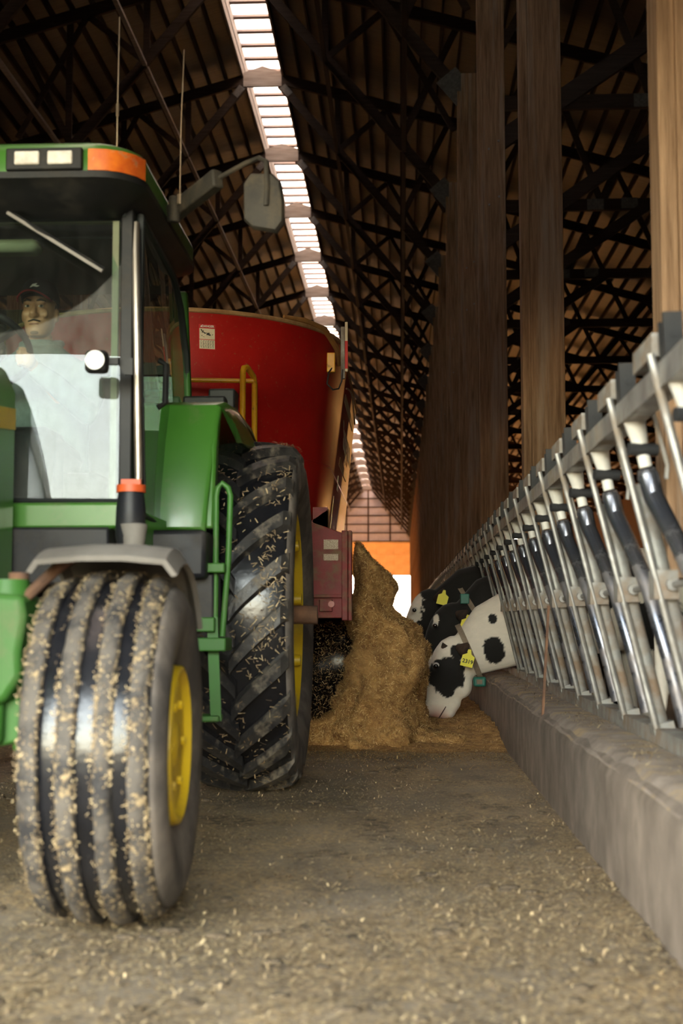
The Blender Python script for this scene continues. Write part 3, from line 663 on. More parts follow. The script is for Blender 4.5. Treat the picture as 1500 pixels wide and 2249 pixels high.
# ---- rear wheels
RR, RWh = .845, .235
def rear_wheel(cx, s):
    W = Matrix.Translation((cx, TY, .875)) @ (Matrix() if s > 0 else Matrix.Scale(-1, 4, (1, 0, 0)))
    crown = lambda x: RR - .032 * (abs(x) / .23) ** 2
    prof = [(-.19, .545), (-.235, .60), (-.262, .68), (-.258, .76), (-.236, RR - .035)] + [(x, crown(x)) for x in np.linspace(-.22, .22, 9)] + [(.236, RR - .035), (.258, .76), (.262, .68), (.235, .60), (.19, .545)]
    ty = MB().lathe(prof, 80, W).build('rear_tyre', M_tyre, T, smooth='all')
    MB().lathe([(.2375, RR - .034), (.2595, .76), (.2635, .68), (.2365, .60), (.192, .543), (.188, .543), (.232, .60), (.259, .68), (.255, .76), (.232, RR - .038)], 80, W, closed=True).build('sidewall', M_side, ty, smooth='all')
    N = 23
    for half in (1, -1):
        rings = []
        for i in range(9):
            u = i / 8; x = half * (-.012 + .262 * u); th = .30 * u ** .85
            r0 = crown(min(abs(x), .23)) - (.0 if u < .9 else .025); hgt = .042 if u < .95 else .030
            wb, wt = .047 + .012 * u, .030 + .010 * u
            row = []
            for dd, rr in ((-wb, r0 - .01), (-wt, r0 + hgt), (wt, r0 + hgt), (wb, r0 - .01)):
                a = th + dd / RR; row.append(Vector((x, -math.cos(a) * rr, math.sin(a) * rr)))
            rings.append(row)
        lm = MB().loft(rings).mesh('tread_lug', M_lug)
        for k in range(N):
            o = link('tread_lug', lm, ty)
            a = 2 * PI * (k + (.5 if half < 0 else 0)) / N
            o.matrix_local = Matrix.Translation(Vector((cx, TY, .875)) - org(T)) @ (Matrix() if s > 0 else Matrix.Scale(-1, 4, (1, 0, 0))) @ Matrix.Rotation(-a, 4, 'X')
    if s > 0:
        pts = []; nr = []
        for _ in range(5200):
            x = random.choice((random.uniform(-.2, .22), random.gauss(.17, .05))); t = random.uniform(0, 2 * PI)
            x = max(-.22, min(.235, x)); r = crown(x) + (.044 if random.random() < .45 else .002)
            if noise.noise((math.cos(t) * 4, math.sin(t) * 4, x * 9)) + random.uniform(-.4, .4) < 0: continue
            pts.append(W @ Vector((x, math.cos(t) * r, math.sin(t) * r))); nr.append((W.to_3x3() @ Vector((x * .4, math.cos(t), math.sin(t)))).normalized())
        strands(pts, nr, .010, .032, .0045, M_strawB, 'tyre_chaff', ty, tilt=.25, lift=.004)
    rim = MB().lathe([(.20, .560), (.215, .545), (.19, .525), (.12, .515), (.06, .50), (.10, .42), (.15, .32), (.165, .22), (.165, .0)], 56, W).build('rear_wheel_disc', M_yellow, T, smooth=True)
    for i in range(8):
        t = 2 * PI * i / 8 + .2; c = W @ Vector((.165, math.cos(t) * .44, math.sin(t) * .44)); e = W @ Vector((.215, math.cos(t) * .44, math.sin(t) * .44))
        MB().cyl(c, e, .036, .030, n=10).build('rim_clamp', M_yellow, rim, smooth=True)
    MB().cyl(W @ Vector((.05, 0, 0)), W @ Vector((.19, 0, 0)), .16, .14, n=24).build('hub_casting', M_yellow, rim, smooth=True)
    MB().cyl(W @ Vector((0, 0, 0)), W @ Vector((.33, 0, 0)), .048, n=18).build('axle_shaft', M_rust, T, smooth=True)
    return ty
rear_wheel(-.755, 1)
rear_wheel(2 * TX + .755, -1)
MB().cyl((-.9, TY, .875), (2 * TX + .9, TY, .875), .13, n=18).build('rear_axle', M_black, T, smooth=True)
MB().box(TX - .32, TX + .32, 4.6, 7.2, .55, 1.12).build('transmission', M_black, T, bevel=.03)
# ---- cab
XA = -1.055
m = MB().box(2 * TX - XA, XA, 4.86, 4.96, 1.195, 1.295); m.build('cab_sill', M_green, T, bevel=.012)
m = MB().box(2 * TX - XA + .05, XA - .05, 4.86, 6.3, 1.10, 1.2); m.build('cab_floor', M_black, T)
m = MB().box(TX - .60, -1.09, 4.80, 4.9, .98, 1.195); m.build('firewall', M_dkpanel, T, bevel=.01)
for s in (1, -1):
    X = lambda x: x if s > 0 else 2 * TX - x
    MB().bar((X(-1.055), 4.93, 1.25), (X(-1.075), 5.0, 2.47), .05, .045, (0, 1, 0)).build('front_pillar', M_black, T, bevel=.006)
    MB().tube([(X(-1.01), 4.93, 1.32), (X(-1.005), 4.92, 1.40), (X(-1.02), 4.94, 1.9), (X(-1.04), 4.98, 2.30), (X(-1.045), 5.0, 2.42)], .0155, n=10).build('grab_bar', M_chrome, T, smooth=True)
    MB().tube([(X(-.992), 4.97, 1.34), (X(-1.01), 4.97, 1.9), (X(-1.035), 5.02, 2.40)], .007, n=8).build('wiring_conduit', M_black, T, smooth=True)
    # door: glass in a slim frame with a rounded rear corner
    out = [(5.02, 1.27), (5.58, 1.25), (5.72, 1.50), (6.18, 1.62), (6.26, 1.9), (6.24, 2.15), (6.12, 2.34), (5.9, 2.44), (5.05, 2.46)]
    def bul(y, z): return X(-1.035 + .035 * math.sin(PI * min(1, max(0, (z - 1.2) / 1.25))) - .04 * max(0, (y - 5.6) / .7))
    loop = [Vector((bul(y, z), y, z)) for y, z in out]
    dr = MB().tube(loop, .017, n=8, closed=True).build('door_frame', M_cabdk, T, smooth=True)
    c = sum(loop, Vector()) / len(loop); rng = []
    for k in (1.0, .6, .2): rng.append([c + (p - c) * k + V((1 - k) * .02 * s, 0, 0) for p in loop])
    MB().loft(rng, caps=False).add(rng[-1], [tuple(range(len(loop)))]).build('door_pane', M_glass2, dr, smooth='all')
    MB().tube([(X(-.995), 5.24, 1.72), (X(-.965), 5.25, 1.74), (X(-.965), 5.26, 1.90), (X(-.995), 5.27, 1.92)], .013, n=8).add([], []).build('door_handle', M_black, dr, smooth=True)
    MB().bar((X(-1.05), 6.28, 1.5), (X(-1.09), 6.25, 2.46), .09, .06, (0, 1, 0)).build('rear_pillar', M_greend, T, bevel=.012)
    # side sill and rear fender
    MB().add([(X(-1.055), 4.90, 1.19), (X(-1.055), 4.90, 1.29), (X(-1.0), 5.5, 1.27), (X(-1.0), 5.5, 1.12), (X(-1.09), 4.90, 1.19), (X(-1.09), 4.90, 1.29), (X(-1.06), 5.5, 1.27), (X(-1.06), 5.5, 1.12)],
             [(0, 1, 2, 3), (7, 6, 5, 4), (0, 4, 5, 1), (1, 5, 6, 2), (2, 6, 7, 3), (3, 7, 4, 0)]).build('side_sill', M_green, T)
    rings = []
    prof = [(5.50, 1.24), (5.52, 1.40), (5.58, 1.62), (5.66, 1.80), (5.80, 1.835), (6.1, 1.86), (6.7, 1.86), (7.2, 1.78)]
    for y, z in prof:
        t = .05
        xo = X(-.835 + (.045 * (z - 1.24) / .6 if y < 5.7 else .06)); xi = X(-1.06 if y < 5.7 else -1.06)
        rings.append([(xi, y, z), (xo - .02 * s, y, z), (xo, y + .01, z - .012), (xo, y + t * .9, z - t * .6), (xi, y + t, z - t * .5)])
    MB().loft(rings).build('rear_fender', M_green, T, bevel=.010)
    MB().prism([(5.52, 1.24), (5.58, 1.60), (5.67, 1.80), (5.75, 1.80), (5.66, 1.58), (5.60, 1.24)], 'x', X(-.84), X(-.80)).build('fender_skirt', M_green, T, bevel=.012)
    MB().add([(X(-.80), 5.66, 1.80), (X(-.735), 5.72, 1.72), (X(-.725), 5.9, 1.66), (X(-.725), 6.6, 1.72), (X(-.80), 6.6, 1.86), (X(-.80), 5.9, 1.85), (X(-.75), 5.9, 1.66), (X(-.75), 6.6, 1.70)],
             [(0, 1, 2, 5), (5, 2, 3, 4), (2, 6, 7, 3), (0, 5, 6), (0, 6, 1), (1, 6, 2), (5, 4, 7, 6), (4, 3, 7)]).build('fender_lip', M_green, T, smooth=False)
# windscreen
wz = lambda z: 4.925 + .06 * (z - 1.29) / 1.17
m = MB()
vs = []; nx, nz_ = 12, 6
for i in range(nx + 1):
    for j in range(nz_ + 1):
        x = (2 * TX + 1.08) + (-1.08 - (2 * TX + 1.08)) * i / nx; z = 1.30 + 1.15 * j / nz_
        vs.append((x, wz(z) - .05 * (1 - ((x - TX) / .75) ** 2), z))
fs = [(i * (nz_ + 1) + j, (i + 1) * (nz_ + 1) + j, (i + 1) * (nz_ + 1) + j + 1, i * (nz_ + 1) + j + 1) for i in range(nx) for j in range(nz_)]
ws = m.add(vs, fs).build('windscreen', M_glass, T, smooth='all')
for z0, z1 in ((1.29, 1.315), (2.435, 2.47)):
    pts = [(x, wz(z0) - .05 * (1 - ((x - TX) / .75) ** 2) - .004, (z0 + z1) / 2) for x in np.linspace(2 * TX + 1.08, -1.08, 13)]
    MB().tube(pts, (z1 - z0) / 2, n=6).build('windscreen_seal', M_cabdk, ws, smooth=True)
MB().box(-1.13, -1.105, 4.97, 5.0, 1.31, 2.42).build('pillar_liner', M_pink, ws)
MB().box(TX - .70, -1.11, 5.0, 5.03, 2.425, 2.44).build('header_liner', M_pink, ws)
# wiper
wp = MB().tube([(-1.66, 4.87, 2.52), (-1.40, 4.865, 2.36), (-1.145, 4.895, 2.205)], .0085, n=6).build('wiper_arm', M_black, T, smooth=True)
MB().bar((-1.52, 4.862, 2.425), (-1.15, 4.885, 2.195), .016, .012).build('wiper_blade', M_grey, wp)
# roof
def rrect(x0, x1, y0, y1, r, z, n=5):
    p = []
    for cx, cy, a0 in ((x1 - r, y0 + r, -90), (x1 - r, y1 - r, 0), (x0 + r, y1 - r, 90), (x0 + r, y0 + r, 180)):
        for i in range(n + 1):
            a = math.radians(a0 + 90 * i / n); p.append(Vector((cx + r * math.cos(a), cy + r * math.sin(a), z)))
    return p
x0, x1 = 2 * TX + .975, -.975
def crown_roof(z, ins, r): return rrect(x0 + ins, x1 - ins, 4.70 + ins, 6.15 - ins, r, z)
rf = MB().loft([crown_roof(2.525, .0, .17), crown_roof(2.60, .0, .17), crown_roof(2.635, .015, .17), crown_roof(2.66, .06, .15), crown_roof(2.70, .25, .15), crown_roof(2.72, .5, .12)]).build('cab_roof', M_green, T, smooth=True)
MB().loft([crown_roof(2.43, .13, .14), crown_roof(2.47, .08, .16), crown_roof(2.505, -.004, .175), crown_roof(2.53, -.004, .175)]).build('roof_visor', M_black, rf, smooth=True)
fr = MB().box(-1.475, -1.185, 4.68, 4.74, 2.53, 2.615).build('lamp_frame', M_black, rf, bevel=.006)
for xa, xb in ((-1.44, -1.345), (-1.315, -1.22)):
    MB().box(xa, xb, 4.670, 4.69, 2.548, 2.600).build('roof_lamp', M_lens, fr, bevel=.006)
pts = []
am = MB()
ring = [Vector((x1 - .17 + .178 * math.cos(a), 4.70 + .17 + .178 * math.sin(a), 0)) for a in [math.radians(d) for d in (-125, -105, -90, -75, -55, -35, -15)]]
ring[0] = Vector((-1.165, 4.692, 0)); ring[1] = Vector((-1.155, 4.692, 0))
am.loft([[p + V(0, 0, z) for p in ring] + [p + V(-.01, .03, z) for p in reversed(ring)] for z in (2.53, 2.545, 2.60, 2.612)]).build('amber_marker', M_amber, rf, smooth=True)
# second set of roof lamps on the other half, out of the frame
MB().box(2 * TX + 1.155, 2 * TX + 1.475, 4.68, 4.74, 2.53, 2.615).build('lamp_frame', M_black, rf, bevel=.006)
# antennas
a1 = MB().cyl((-1.125, 5.0, 2.67), (-1.125, 5.0, 2.73), .013, .006, n=10).tube([(-1.125, 5.0, 2.72), (-1.125, 5.0, 2.86)], .003, n=6).cyl((-1.125, 5.0, 2.86), (-1.125, 5.0, 2.91), .006, n=8).tube([(-1.125, 5.0, 2.9), (-1.122, 5.0, 3.27)], .0028, n=6).build('whip_antenna', M_chrome, T, smooth=True)
a2 = MB().cyl((-.905, 5.2, 2.56), (-.905, 5.2, 2.60), .012, n=8).tube([(-.905, 5.2, 2.58), (-.903, 5.2, 2.9), (-.893, 5.2, 3.22)], .0024, n=6).build('whip_antenna', M_chrome, T, smooth=True)
# mirror
ma = MB().bar((-.96, 5.30, 2.545), (-.72, 5.02, 2.605), .05, .075).cyl((-.93, 5.22, 2.49), (-.93, 5.22, 2.60), .025, n=10).build('mirror_arm', M_rubr, T, bevel=.01)
MB().tube([(-.76, 5.06, 2.60), (-.60, 4.95, 2.64), (-.545, 4.91, 2.645), (-.515, 4.88, 2.62), (-.508, 4.865, 2.52), (-.512, 4.865, 2.44)], .010, n=8).build('mirror_tube', M_rubr, ma, smooth=True)
mr = [ (u, v) for u, v in ((-.055, .12), (.03, .115), (.065, .08), (.078, .0), (.078, -.085), (.05, -.12), (-.045, -.10), (-.08, -.065), (-.082, .08)) ]
mc = Vector((-.522, 4.895, 2.46)); rot = Matrix.Rotation(math.radians(-8), 3, 'Z')
rows = []
for dy, k in ((-.022, .82), (-.018, .93), (0, 1.0), (.015, 1.0)): rows.append([mc + rot @ Vector((u * k, dy, v * k)) for u, v in mr])
MB().loft(rows).build('mirror_head', M_rubr, ma, smooth=True)
# work light
wl_ = MB().box(-1.17, -1.085, 4.70, 4.76, 1.765, 1.85).build('work_light', M_black, T, bevel=.018, seg=3)
MB().cyl((-1.127, 4.697, 1.808), (-1.127, 4.690, 1.808), .036, n=24).build('light_lens', M_white, wl_, smooth=True)
MB().box(-1.10, -1.05, 4.735, 4.76, 1.80, 1.825).prism([(-1.07, 1.828), (-1.0, 1.828), (-1.0, 1.765), (-1.03, 1.765)], 'y', 4.76, 4.78).build('light_bracket', M_black, wl_)
# filler neck with orange cap
fn = MB().lathe([(0, .03), (.0, .045), (.04, .055), (.14, .052), (.20, .045), (.205, .0)], 20, Matrix.Translation((-.955, 4.55, 1.105)) @ Matrix.Rotation(-PI / 2, 4, 'Y')).build('filler_neck', M_dkpanel, T, smooth=True)
M_orange = pm('orange_cap', (0.60, 0.095, 0.02), (0.50, 0.07, 0.015), scale=8, rough=0.5)
MB().cyl((-.955, 4.55, 1.30), (-.955, 4.55, 1.326), .052, n=20).bar((-.99, 4.55, 1.336), (-.92, 4.55, 1.336), .02, .022).build('filler_cap', M_orange, fn, smooth=True)
MB().lathe([(0, .02), (0, .035), (.10, .05), (.11, .0)], 16, Matrix.Translation((-.94, 4.53, 1.085)) @ Matrix.Rotation(-PI / 2, 4, 'Y')).build('filler_shield', M_grey, fn, smooth=True)
# platform, steps and rails at the left side door
MB().box(-1.06, -.80, 5.30, 5.62, 1.02, 1.22).build('battery_box', M_dkpanel, T, bevel=.02)
MB().box(-1.05, -.73, 5.36, 5.56, 1.045, 1.085).build('step_platform', M_greend, T, bevel=.006)
MB().box(-1.05, -.78, 5.40, 5.62, .85, 1.045).build('tool_box', M_dkpanel, T, bevel=.01)
MB().box(-1.08, -.77, 5.36, 5.56, .80, .86).build('step_support', M_greend, T, bevel=.006)
MB().box(-1.0, -.72, 5.34, 5.54, .72, .775).build('step', M_greend, T, bevel=.006)
MB().box(-.95, -.75, 5.36, 5.50, .43, .455).build('step', M_greend, T, bevel=.006)
MB().bar((-.785, 5.40, .86), (-.765, 5.40, .43), .045, .012, (0, 1, 0)).bar((-.93, 5.40, .86), (-.93, 5.40, .43), .03, .012, (0, 1, 0)).build('step_hanger', M_greend, T)
MB().tube([(-.775, 5.42, .83), (-.775, 5.42, 1.37), (-.768, 5.42, 1.405), (-.750, 5.42, 1.425), (-.725, 5.42, 1.405), (-.715, 5.42, 1.37), (-.722, 5.42, 1.1), (-.745, 5.42, .78)], .0125, n=10).build('step_handrail', M_greend, T, smooth=True)
MB().box(-.93, -.80, 6.2, 6.35, 1.86, 1.97).build('rear_lamp', M_black, T, bevel=.01)
MB().box(-1.02, -.82, 6.0, 6.1, 1.85, 1.90).build('fender_control', M_black, T, bevel=.01)
# interior
st = MB().box(TX - .02, TX + .48, 5.80, 6.26, 1.38, 1.52).build('driver_seat', M_cabdk, T, bevel=.05, seg=3)
MB().bar((TX + .23, 6.24, 1.45), (TX + .23, 6.36, 2.05), .46, .10, (0, -1, 0)).build('seat_back', M_cabdk, st, bevel=.04, seg=3)
sw = MB().tube([Vector((-1.82, 5.50, 2.03)) + Matrix.Rotation(math.radians(-38), 3, 'X') @ Vector((.21 * math.cos(t), .21 * math.sin(t), 0)) for t in [2 * PI * i / 40 for i in range(40)]], .0155, n=10, closed=True).build('steering_wheel', M_black, T, smooth=True)
for t in (90, 210, 330): MB().bar((-1.80, 5.52, 2.04), Vector((-1.82, 5.50, 2.03)) + Matrix.Rotation(math.radians(-38), 3, 'X') @ Vector((.21 * math.cos(math.radians(t)), .21 * math.sin(math.radians(t)), 0)), .04, .012).build('spoke', M_black, sw)
MB().cyl((-1.80, 5.52, 2.04), (-1.80, 5.22, 1.62), .045, n=14).build('steering_column', M_cabdk, T, smooth=True)
MB().box(TX - .55, TX + .45, 5.05, 5.28, 1.3, 1.62).build('dashboard', M_cabdk, T, bevel=.04)
rw = MB().box(2 * TX + 1.1, -1.1, 6.30, 6.36, 2.06, 2.12).box(2 * TX + 1.1, -1.1, 6.30, 6.36, 1.2, 1.78).build('rear_window_frame', M_cabdk, T)
MB().box(2 * TX + 1.12, -1.12, 6.325, 6.335, 1.76, 2.4).build('rear_pane', M_glass3, rw)
MB().box(2 * TX + 1.1, -1.1, 5.2, 6.12, 2.42, 2.44).build('headliner', M_cabdk, T)
0 and MB().prism([(2 * TX + 1.15, 2.30), (TX + .2, 2.335), (-1.15, 2.30), (-1.15, 2.265), (TX + .2, 2.30), (2 * TX + 1.15, 2.265)], 'y', 6.18, 6.20).build('window_shade_bar', pm('mint_shade', (0.75, 0.92, 0.84), rough=.6), T)
MB().box(TX - .3, TX + .36, 5.10, 5.22, 2.345, 2.40).build('roof_console', M_pink, T, bevel=.03)
# ================================================================== feed mixer wagon
MXC = -1.66
X_ = empty('feed_mixer', (MXC, 11.0, 0), 'red vertical feed mixer wagon hitched behind the tractor', 'feed mixer')
M_red = pm('red_tub_paint', (0.42, 0.012, 0.010), (0.30, 0.010, 0.009), scale=2.2, rough=0.40, spec=0.2, dirt=(0.30, 0.10, 0.04), dscale=38, dcon=(0.60, 0.74), drough=0.6)
M_red2 = pm('dusty_red_panel', (0.26, 0.025, 0.028), (0.18, 0.03, 0.028), scale=7, rough=0.6, bump=0.3, dirt=(0.20, 0.13, 0.075), dscale=9, dcon=(0.48, 0.66))
M_rim = pm('dusty_rim', (0.46, 0.30, 0.14), (0.30, 0.16, 0.07), scale=9, rough=0.9, bump=0.6)
M_yrail = pm('yellow_rail_paint', (0.72, 0.36, 0.012), (0.62, 0.29, 0.01), scale=5, rough=0.35, coat=.2, dirt=(0.25, 0.13, 0.04), dscale=16, dcon=(0.6, 0.7))
M_rope = pm('tan_tarp', (0.42, 0.22, 0.06), (0.28, 0.14, 0.05), scale=9, rough=0.85, bump=.5)
Z1, Z0 = 2.86, 1.10; FR = 9.47; BK = 12.35
def tub_ring(z, off=0.0):
    ins = .115 * (Z1 - z) / 1.15; w = 1.235 - ins + off; p = []
    for i in range(33):
        a = math.radians(-90 + 0) + 0; t = PI + PI * i / 32
        p.append(Vector((MXC + w * math.cos(t), FR + w * 1.0 * math.sin(t), z)))
    for i in range(25):
        t = PI * i / 24
        p.append(Vector((MXC + w * math.cos(t), BK + w * math.sin(t) * .9, z)))
    return p
zs = [Z0, 1.4, 1.95, 1.96, 2.4, Z1]
rings = [tub_ring(z) for z in zs]
rings[2] = tub_ring(1.95, .006); 
tub = MB().loft(rings + [tub_ring(Z1, -.02), tub_ring(1.2, -.04)], caps=True).build('tub', M_red, X_, smooth=True)
rimr = tub_ring(Z1 + .004)
MB().tube(rimr, .016, n=8, closed=True).build('tub_rim', M_rim, tub, smooth=True)
def onside(y, z, off=.004):   # point on the flat side facing the cows
    return Vector((MXC + 1.235 - .115 * (Z1 - z) / 1.15 + off, y, z))
def onfront(x, z, off=.006):  # point on the curved front
    w = 1.235 - .115 * (Z1 - z) / 1.15 + off; d = x - MXC
    return Vector((x, FR - math.sqrt(max(0, w * w - d * d)), z))
# weld seam around the tub
MB().tube([p + V(0, 0, 0) for p in tub_ring(1.955, .006)], .005, n=6, closed=True).build('weld_seam', M_red, tub, smooth=True)
# warning decal on the front, wrapped to the curve
def front_patch(x0, x1, z0, z1, mat, name, parent, off=.004, n=6):
    vs = []; fs = []
    for i in range(n + 1):
        for z in (z0, z1):
            x = x0 + (x1 - x0) * i / n; vs.append(onfront(x, z, off))
    fs = [(2 * i, 2 * i + 2, 2 * i + 3, 2 * i + 1) for i in range(n)]
    vs2 = [v + V(0, .006, 0) for v in vs]; k = len(vs)
    fs += [tuple(j + k for j in reversed(f)) for f in fs]
    return MB().add(vs + vs2, fs).build(name, mat, parent)
DX, DZ = -1.258, 2.69
dec = front_patch(DX - .052, DX + .052, DZ - .078, DZ + .085, M_redink, 'danger_decal', tub, .003)
front_patch(DX - .048, DX + .048, DZ - .012, DZ + .058, M_paper, 'pictogram_field', dec, .005)
front_patch(DX - .048, DX + .048, DZ - .074, DZ - .016, M_paper, 'text_field', dec, .005)
def text(name, body, size, loc, rot, mat, parent, shear=0.0, ext=.001, align='CENTER', bold=0):
    cu = bpy.data.curves.new(name, 'FONT'); cu.body = body; cu.size = size; cu.extrude = ext; cu.align_x = align; cu.align_y = 'CENTER'; cu.shear = shear; cu.offset = bold
    tmp = bpy.data.objects.new(name + '_tmp', cu); COL.objects.link(tmp)
    dg = bpy.context.evaluated_depsgraph_get(); me = bpy.data.meshes.new_from_object(tmp.evaluated_get(dg)); bpy.data.objects.remove(tmp)
    me.materials.clear(); me.materials.append(mat); me.name = name
    o = bpy.data.objects.new(name, me); COL.objects.link(o)
    o.parent = parent; ORG[o.name] = org(parent); o.location = Vector(loc) - org(parent); o.rotation_euler = rot
    return o
nrm_a = math.atan2(DX - MXC, 1.24)   # how far the decal turns with the curve
P = onfront(DX, DZ + .071, .007); text('danger_word', '\u26a0 DANGER' if False else 'DANGER', .020, P + V(.006, 0, 0), (PI / 2, 0, nrm_a), M_white, dec, bold=.0004)
m = MB(); P = onfront(DX - .036, DZ + .071, .007); m.add([P + V(-.007, 0, -.006), P + V(.007, .0, -.006), P + V(0, 0, .007)], [(0, 1, 2)]).build('warning_triangle', M_white, dec)
ink = MB()
def dot(u, v, w, h, a=0):
    c = onfront(DX + u, DZ + v, .007); ca, sa = math.cos(a), math.sin(a)
    ink.add([c + Vector((ca * p - sa * q, 0, sa * p + ca * q)) for p, q in ((-w / 2, -h / 2), (w / 2, -h / 2), (w / 2, h / 2), (-w / 2, h / 2))], [(0, 1, 2, 3)])
for u, v, w, h, a in ((-.034, .045, .018, .006, -1.0), (-.026, .036, .016, .006, .9), (-.018, .030, .014, .006, -.4), (-.010, .026, .016, .005, .2), (.004, .022, .026, .014, .1), (.014, .016, .020, .008, -.2), (-.032, .010, .005, .005, 0), (.034, .018, .010, .003, .7), (-.02, .002, .012, .002, -.2)): dot(u, v, w, h, a)
ink.build('pictogram', M_ink, dec)
ink = MB()
for r in range(7):
    wds = [.010, .016, .008, .014, .011, .012]; x = -.042
    for k in range(6):
        w = wds[(k + r * 2) % 6]; dot(x + w / 2, -.023 - r * .0072, w * .85, .0028); x += w + .003
        if x > .036: break
ink.build('small_print', M_ink, dec)
# name on the cow side
LB = M_paper
text('name_lettering', 'Supreme', .40, onside(11.15, 2.36, .012), (PI / 2, 0, PI / 2), LB, tub, shear=.35, bold=.006)
def side_quad(pts, mat, name, parent=tub, off=.008):
    a = [onside(y, z, off) for y, z in pts]; b = [onside(y, z, off - .006) for y, z in pts]; n = len(pts)
    return MB().add(a + b, [tuple(range(n)), tuple(range(2 * n - 1, n - 1, -1))] + [(i, n + i, n + (i + 1) % n, (i + 1) % n) for i in range(n)]).build(name, mat, parent)
side_quad([(10.35, 2.60), (12.0, 2.60), (11.9, 2.67), (10.4, 2.67)], LB, 'swoosh_bar')
M_tanp = pm('tan_stripe', (0.42, 0.22, 0.10), rough=.5)
side_quad([(10.45, 2.10), (11.75, 2.10), (11.85, 2.17), (10.5, 2.17)], M_tanp, 'lower_bar')
sv = [onside(10.3 + 1.9 * t, 2.70 + .10 * math.sin(PI * t), .012) for t in np.linspace(0, 1, 17)]
MB().tube(sv, .008, n=6).build('swoosh_line', LB, tub, smooth=True)
side_quad([(10.45, 1.90), (10.62, 1.90), (10.56, 2.02), (10.50, 2.02)], LB, 'side_mark')
side_quad([(10.15, 1.52), (10.20, 1.52), (10.20, 1.82), (10.15, 1.82)], M_yrail, 'side_mark_yellow')
# corner fittings: tarp roll, reflector post, hose loop
c = onfront(-.50, Z1)
MB().tube([onfront(-.78, Z1 + .03), onfront(-.65, Z1 + .035), onfront(-.53, Z1 + .02), onfront(-.46, Z1 - .06), onfront(-.445, Z1 - .16)], [.012, .020, .024, .026, .020], n=8).build('tarp_roll', M_rope, X_, smooth=True)
MB().box(-.515, -.455, 9.02, 9.08, Z1 - .27, Z1 - .13).build('corner_bracket', M_yrail, X_, bevel=.006)
rp = MB().box(-.425, -.395, 9.22, 9.25, Z1 - .28, Z1 + .10).build('reflector_post', M_steelw, X_, bevel=.003)
MB().box(-.392, -.372, 9.16, 9.18, Z1 - .24, Z1 + .12).build('reflector_post', M_paper, X_, bevel=.003)
MB().box(-.392, -.371, 9.155, 9.161, Z1 - .22, Z1 - .02).build('reflector_red', M_redink, rp)
MB().tube([(-.455, 9.05, 2.66), (-.50, 9.0, 2.58), (-.51, 8.99, 2.50), (-.47, 9.0, 2.46), (-.43, 9.02, 2.47), (-.41, 9.05, 2.53), (-.405, 9.1, 2.62)], .006, n=6).build('hose_loop', M_rubber, X_, smooth=True)
# yellow ladder rails
lad = MB().tube([(-.985, 8.02, 1.70), (-.985, 8.02, 2.405), (-.980, 8.03, 2.43), (-.965, 8.06, 2.44), (-.935, 8.16, 2.40), (-.930, 8.19, 2.36), (-.930, 8.20, 1.70)], .019, n=12).build('yellow_handrail', M_yrail, X_, smooth=True)
MB().tube([(-1.75, 8.05, 2.37), (-.935, 8.16, 2.37)], .015, n=10).build('cross_rail', M_yrail, lad, smooth=True)
for z in (1.5, 1.75, 2.0): MB().tube([(-1.5, 8.04, z), (-.985, 8.03, z)], .014, n=8).build('ladder_rung', M_yrail, lad, smooth=True)
MB().tube([(-1.5, 8.04, 1.2), (-1.5, 8.04, 2.40)], .019, n=10).build('ladder_post', M_yrail, lad, smooth=True)
# discharge box at the front corner, facing us
db = MB().prism([(-.80, .86), (-.355, .86), (-.355, 1.385), (-.48, 1.43), (-.62, 1.475), (-.80, 1.485)], 'y', 8.02, 8.08).build('discharge_front_plate', M_red2, X_, bevel=.006)
MB().box(-.362, -.325, 7.985, 8.10, .845, 1.40).build('plate_flange', M_red2, db, bevel=.005)
MB().box(-.322, -.300, 7.985, 8.10, .845, 1.40).build('plate_flange', M_red2, db, bevel=.005)
MB().box(-.80, -.32, 7.99, 8.03, .985, 1.005).build('plate_rib', M_red2, db, bevel=.003)
MB().box(-.50, -.42, 7.985, 8.02, .90, .975).build('lamp_bracket', M_red2, db, bevel=.004)
MB().cyl((-.425, 7.985, .945), (-.425, 7.97, .945), .020, n=14).build('red_marker_lamp', pm('red_lens', (.35, .03, .02), rough=.3), db, smooth=True)
M_wornpaper = pm('worn_decal', (0.72, 0.64, 0.48), (0.24, 0.10, 0.07), scale=320, rough=.7, contrast=(.44, .60))
MB().box(-.475, -.385, 8.013, 8.02, 1.285, 1.345).build('worn_sticker', M_wornpaper, db)
MB().box(-.475, -.385, 8.013, 8.02, 1.215, 1.255).build('worn_sticker', M_wornpaper, db)
MB().box(-.80, -.74, 8.08, 8.85, .86, 1.48).build('discharge_side', M_red2, X_)
MB().box(-.80, -.33, 8.82, 8.86, .95, 1.40).build('discharge_back', M_red2, X_)
MB().box(-.80, -.34, 8.05, 8.85, .86, .89).build('conveyor_bed', M_black, X_)
MB().prism([(-.62, 1.12), (-.50, 1.12), (-.50, 1.60), (-.62, 1.52)], 'y', 8.86, 8.95).build('chute_bracket', M_red2, X_)
MB().box(-.60, -.50, 8.86, 9.1, 1.48, 1.62).build('chute_cylinder_mount', M_red2, X_)
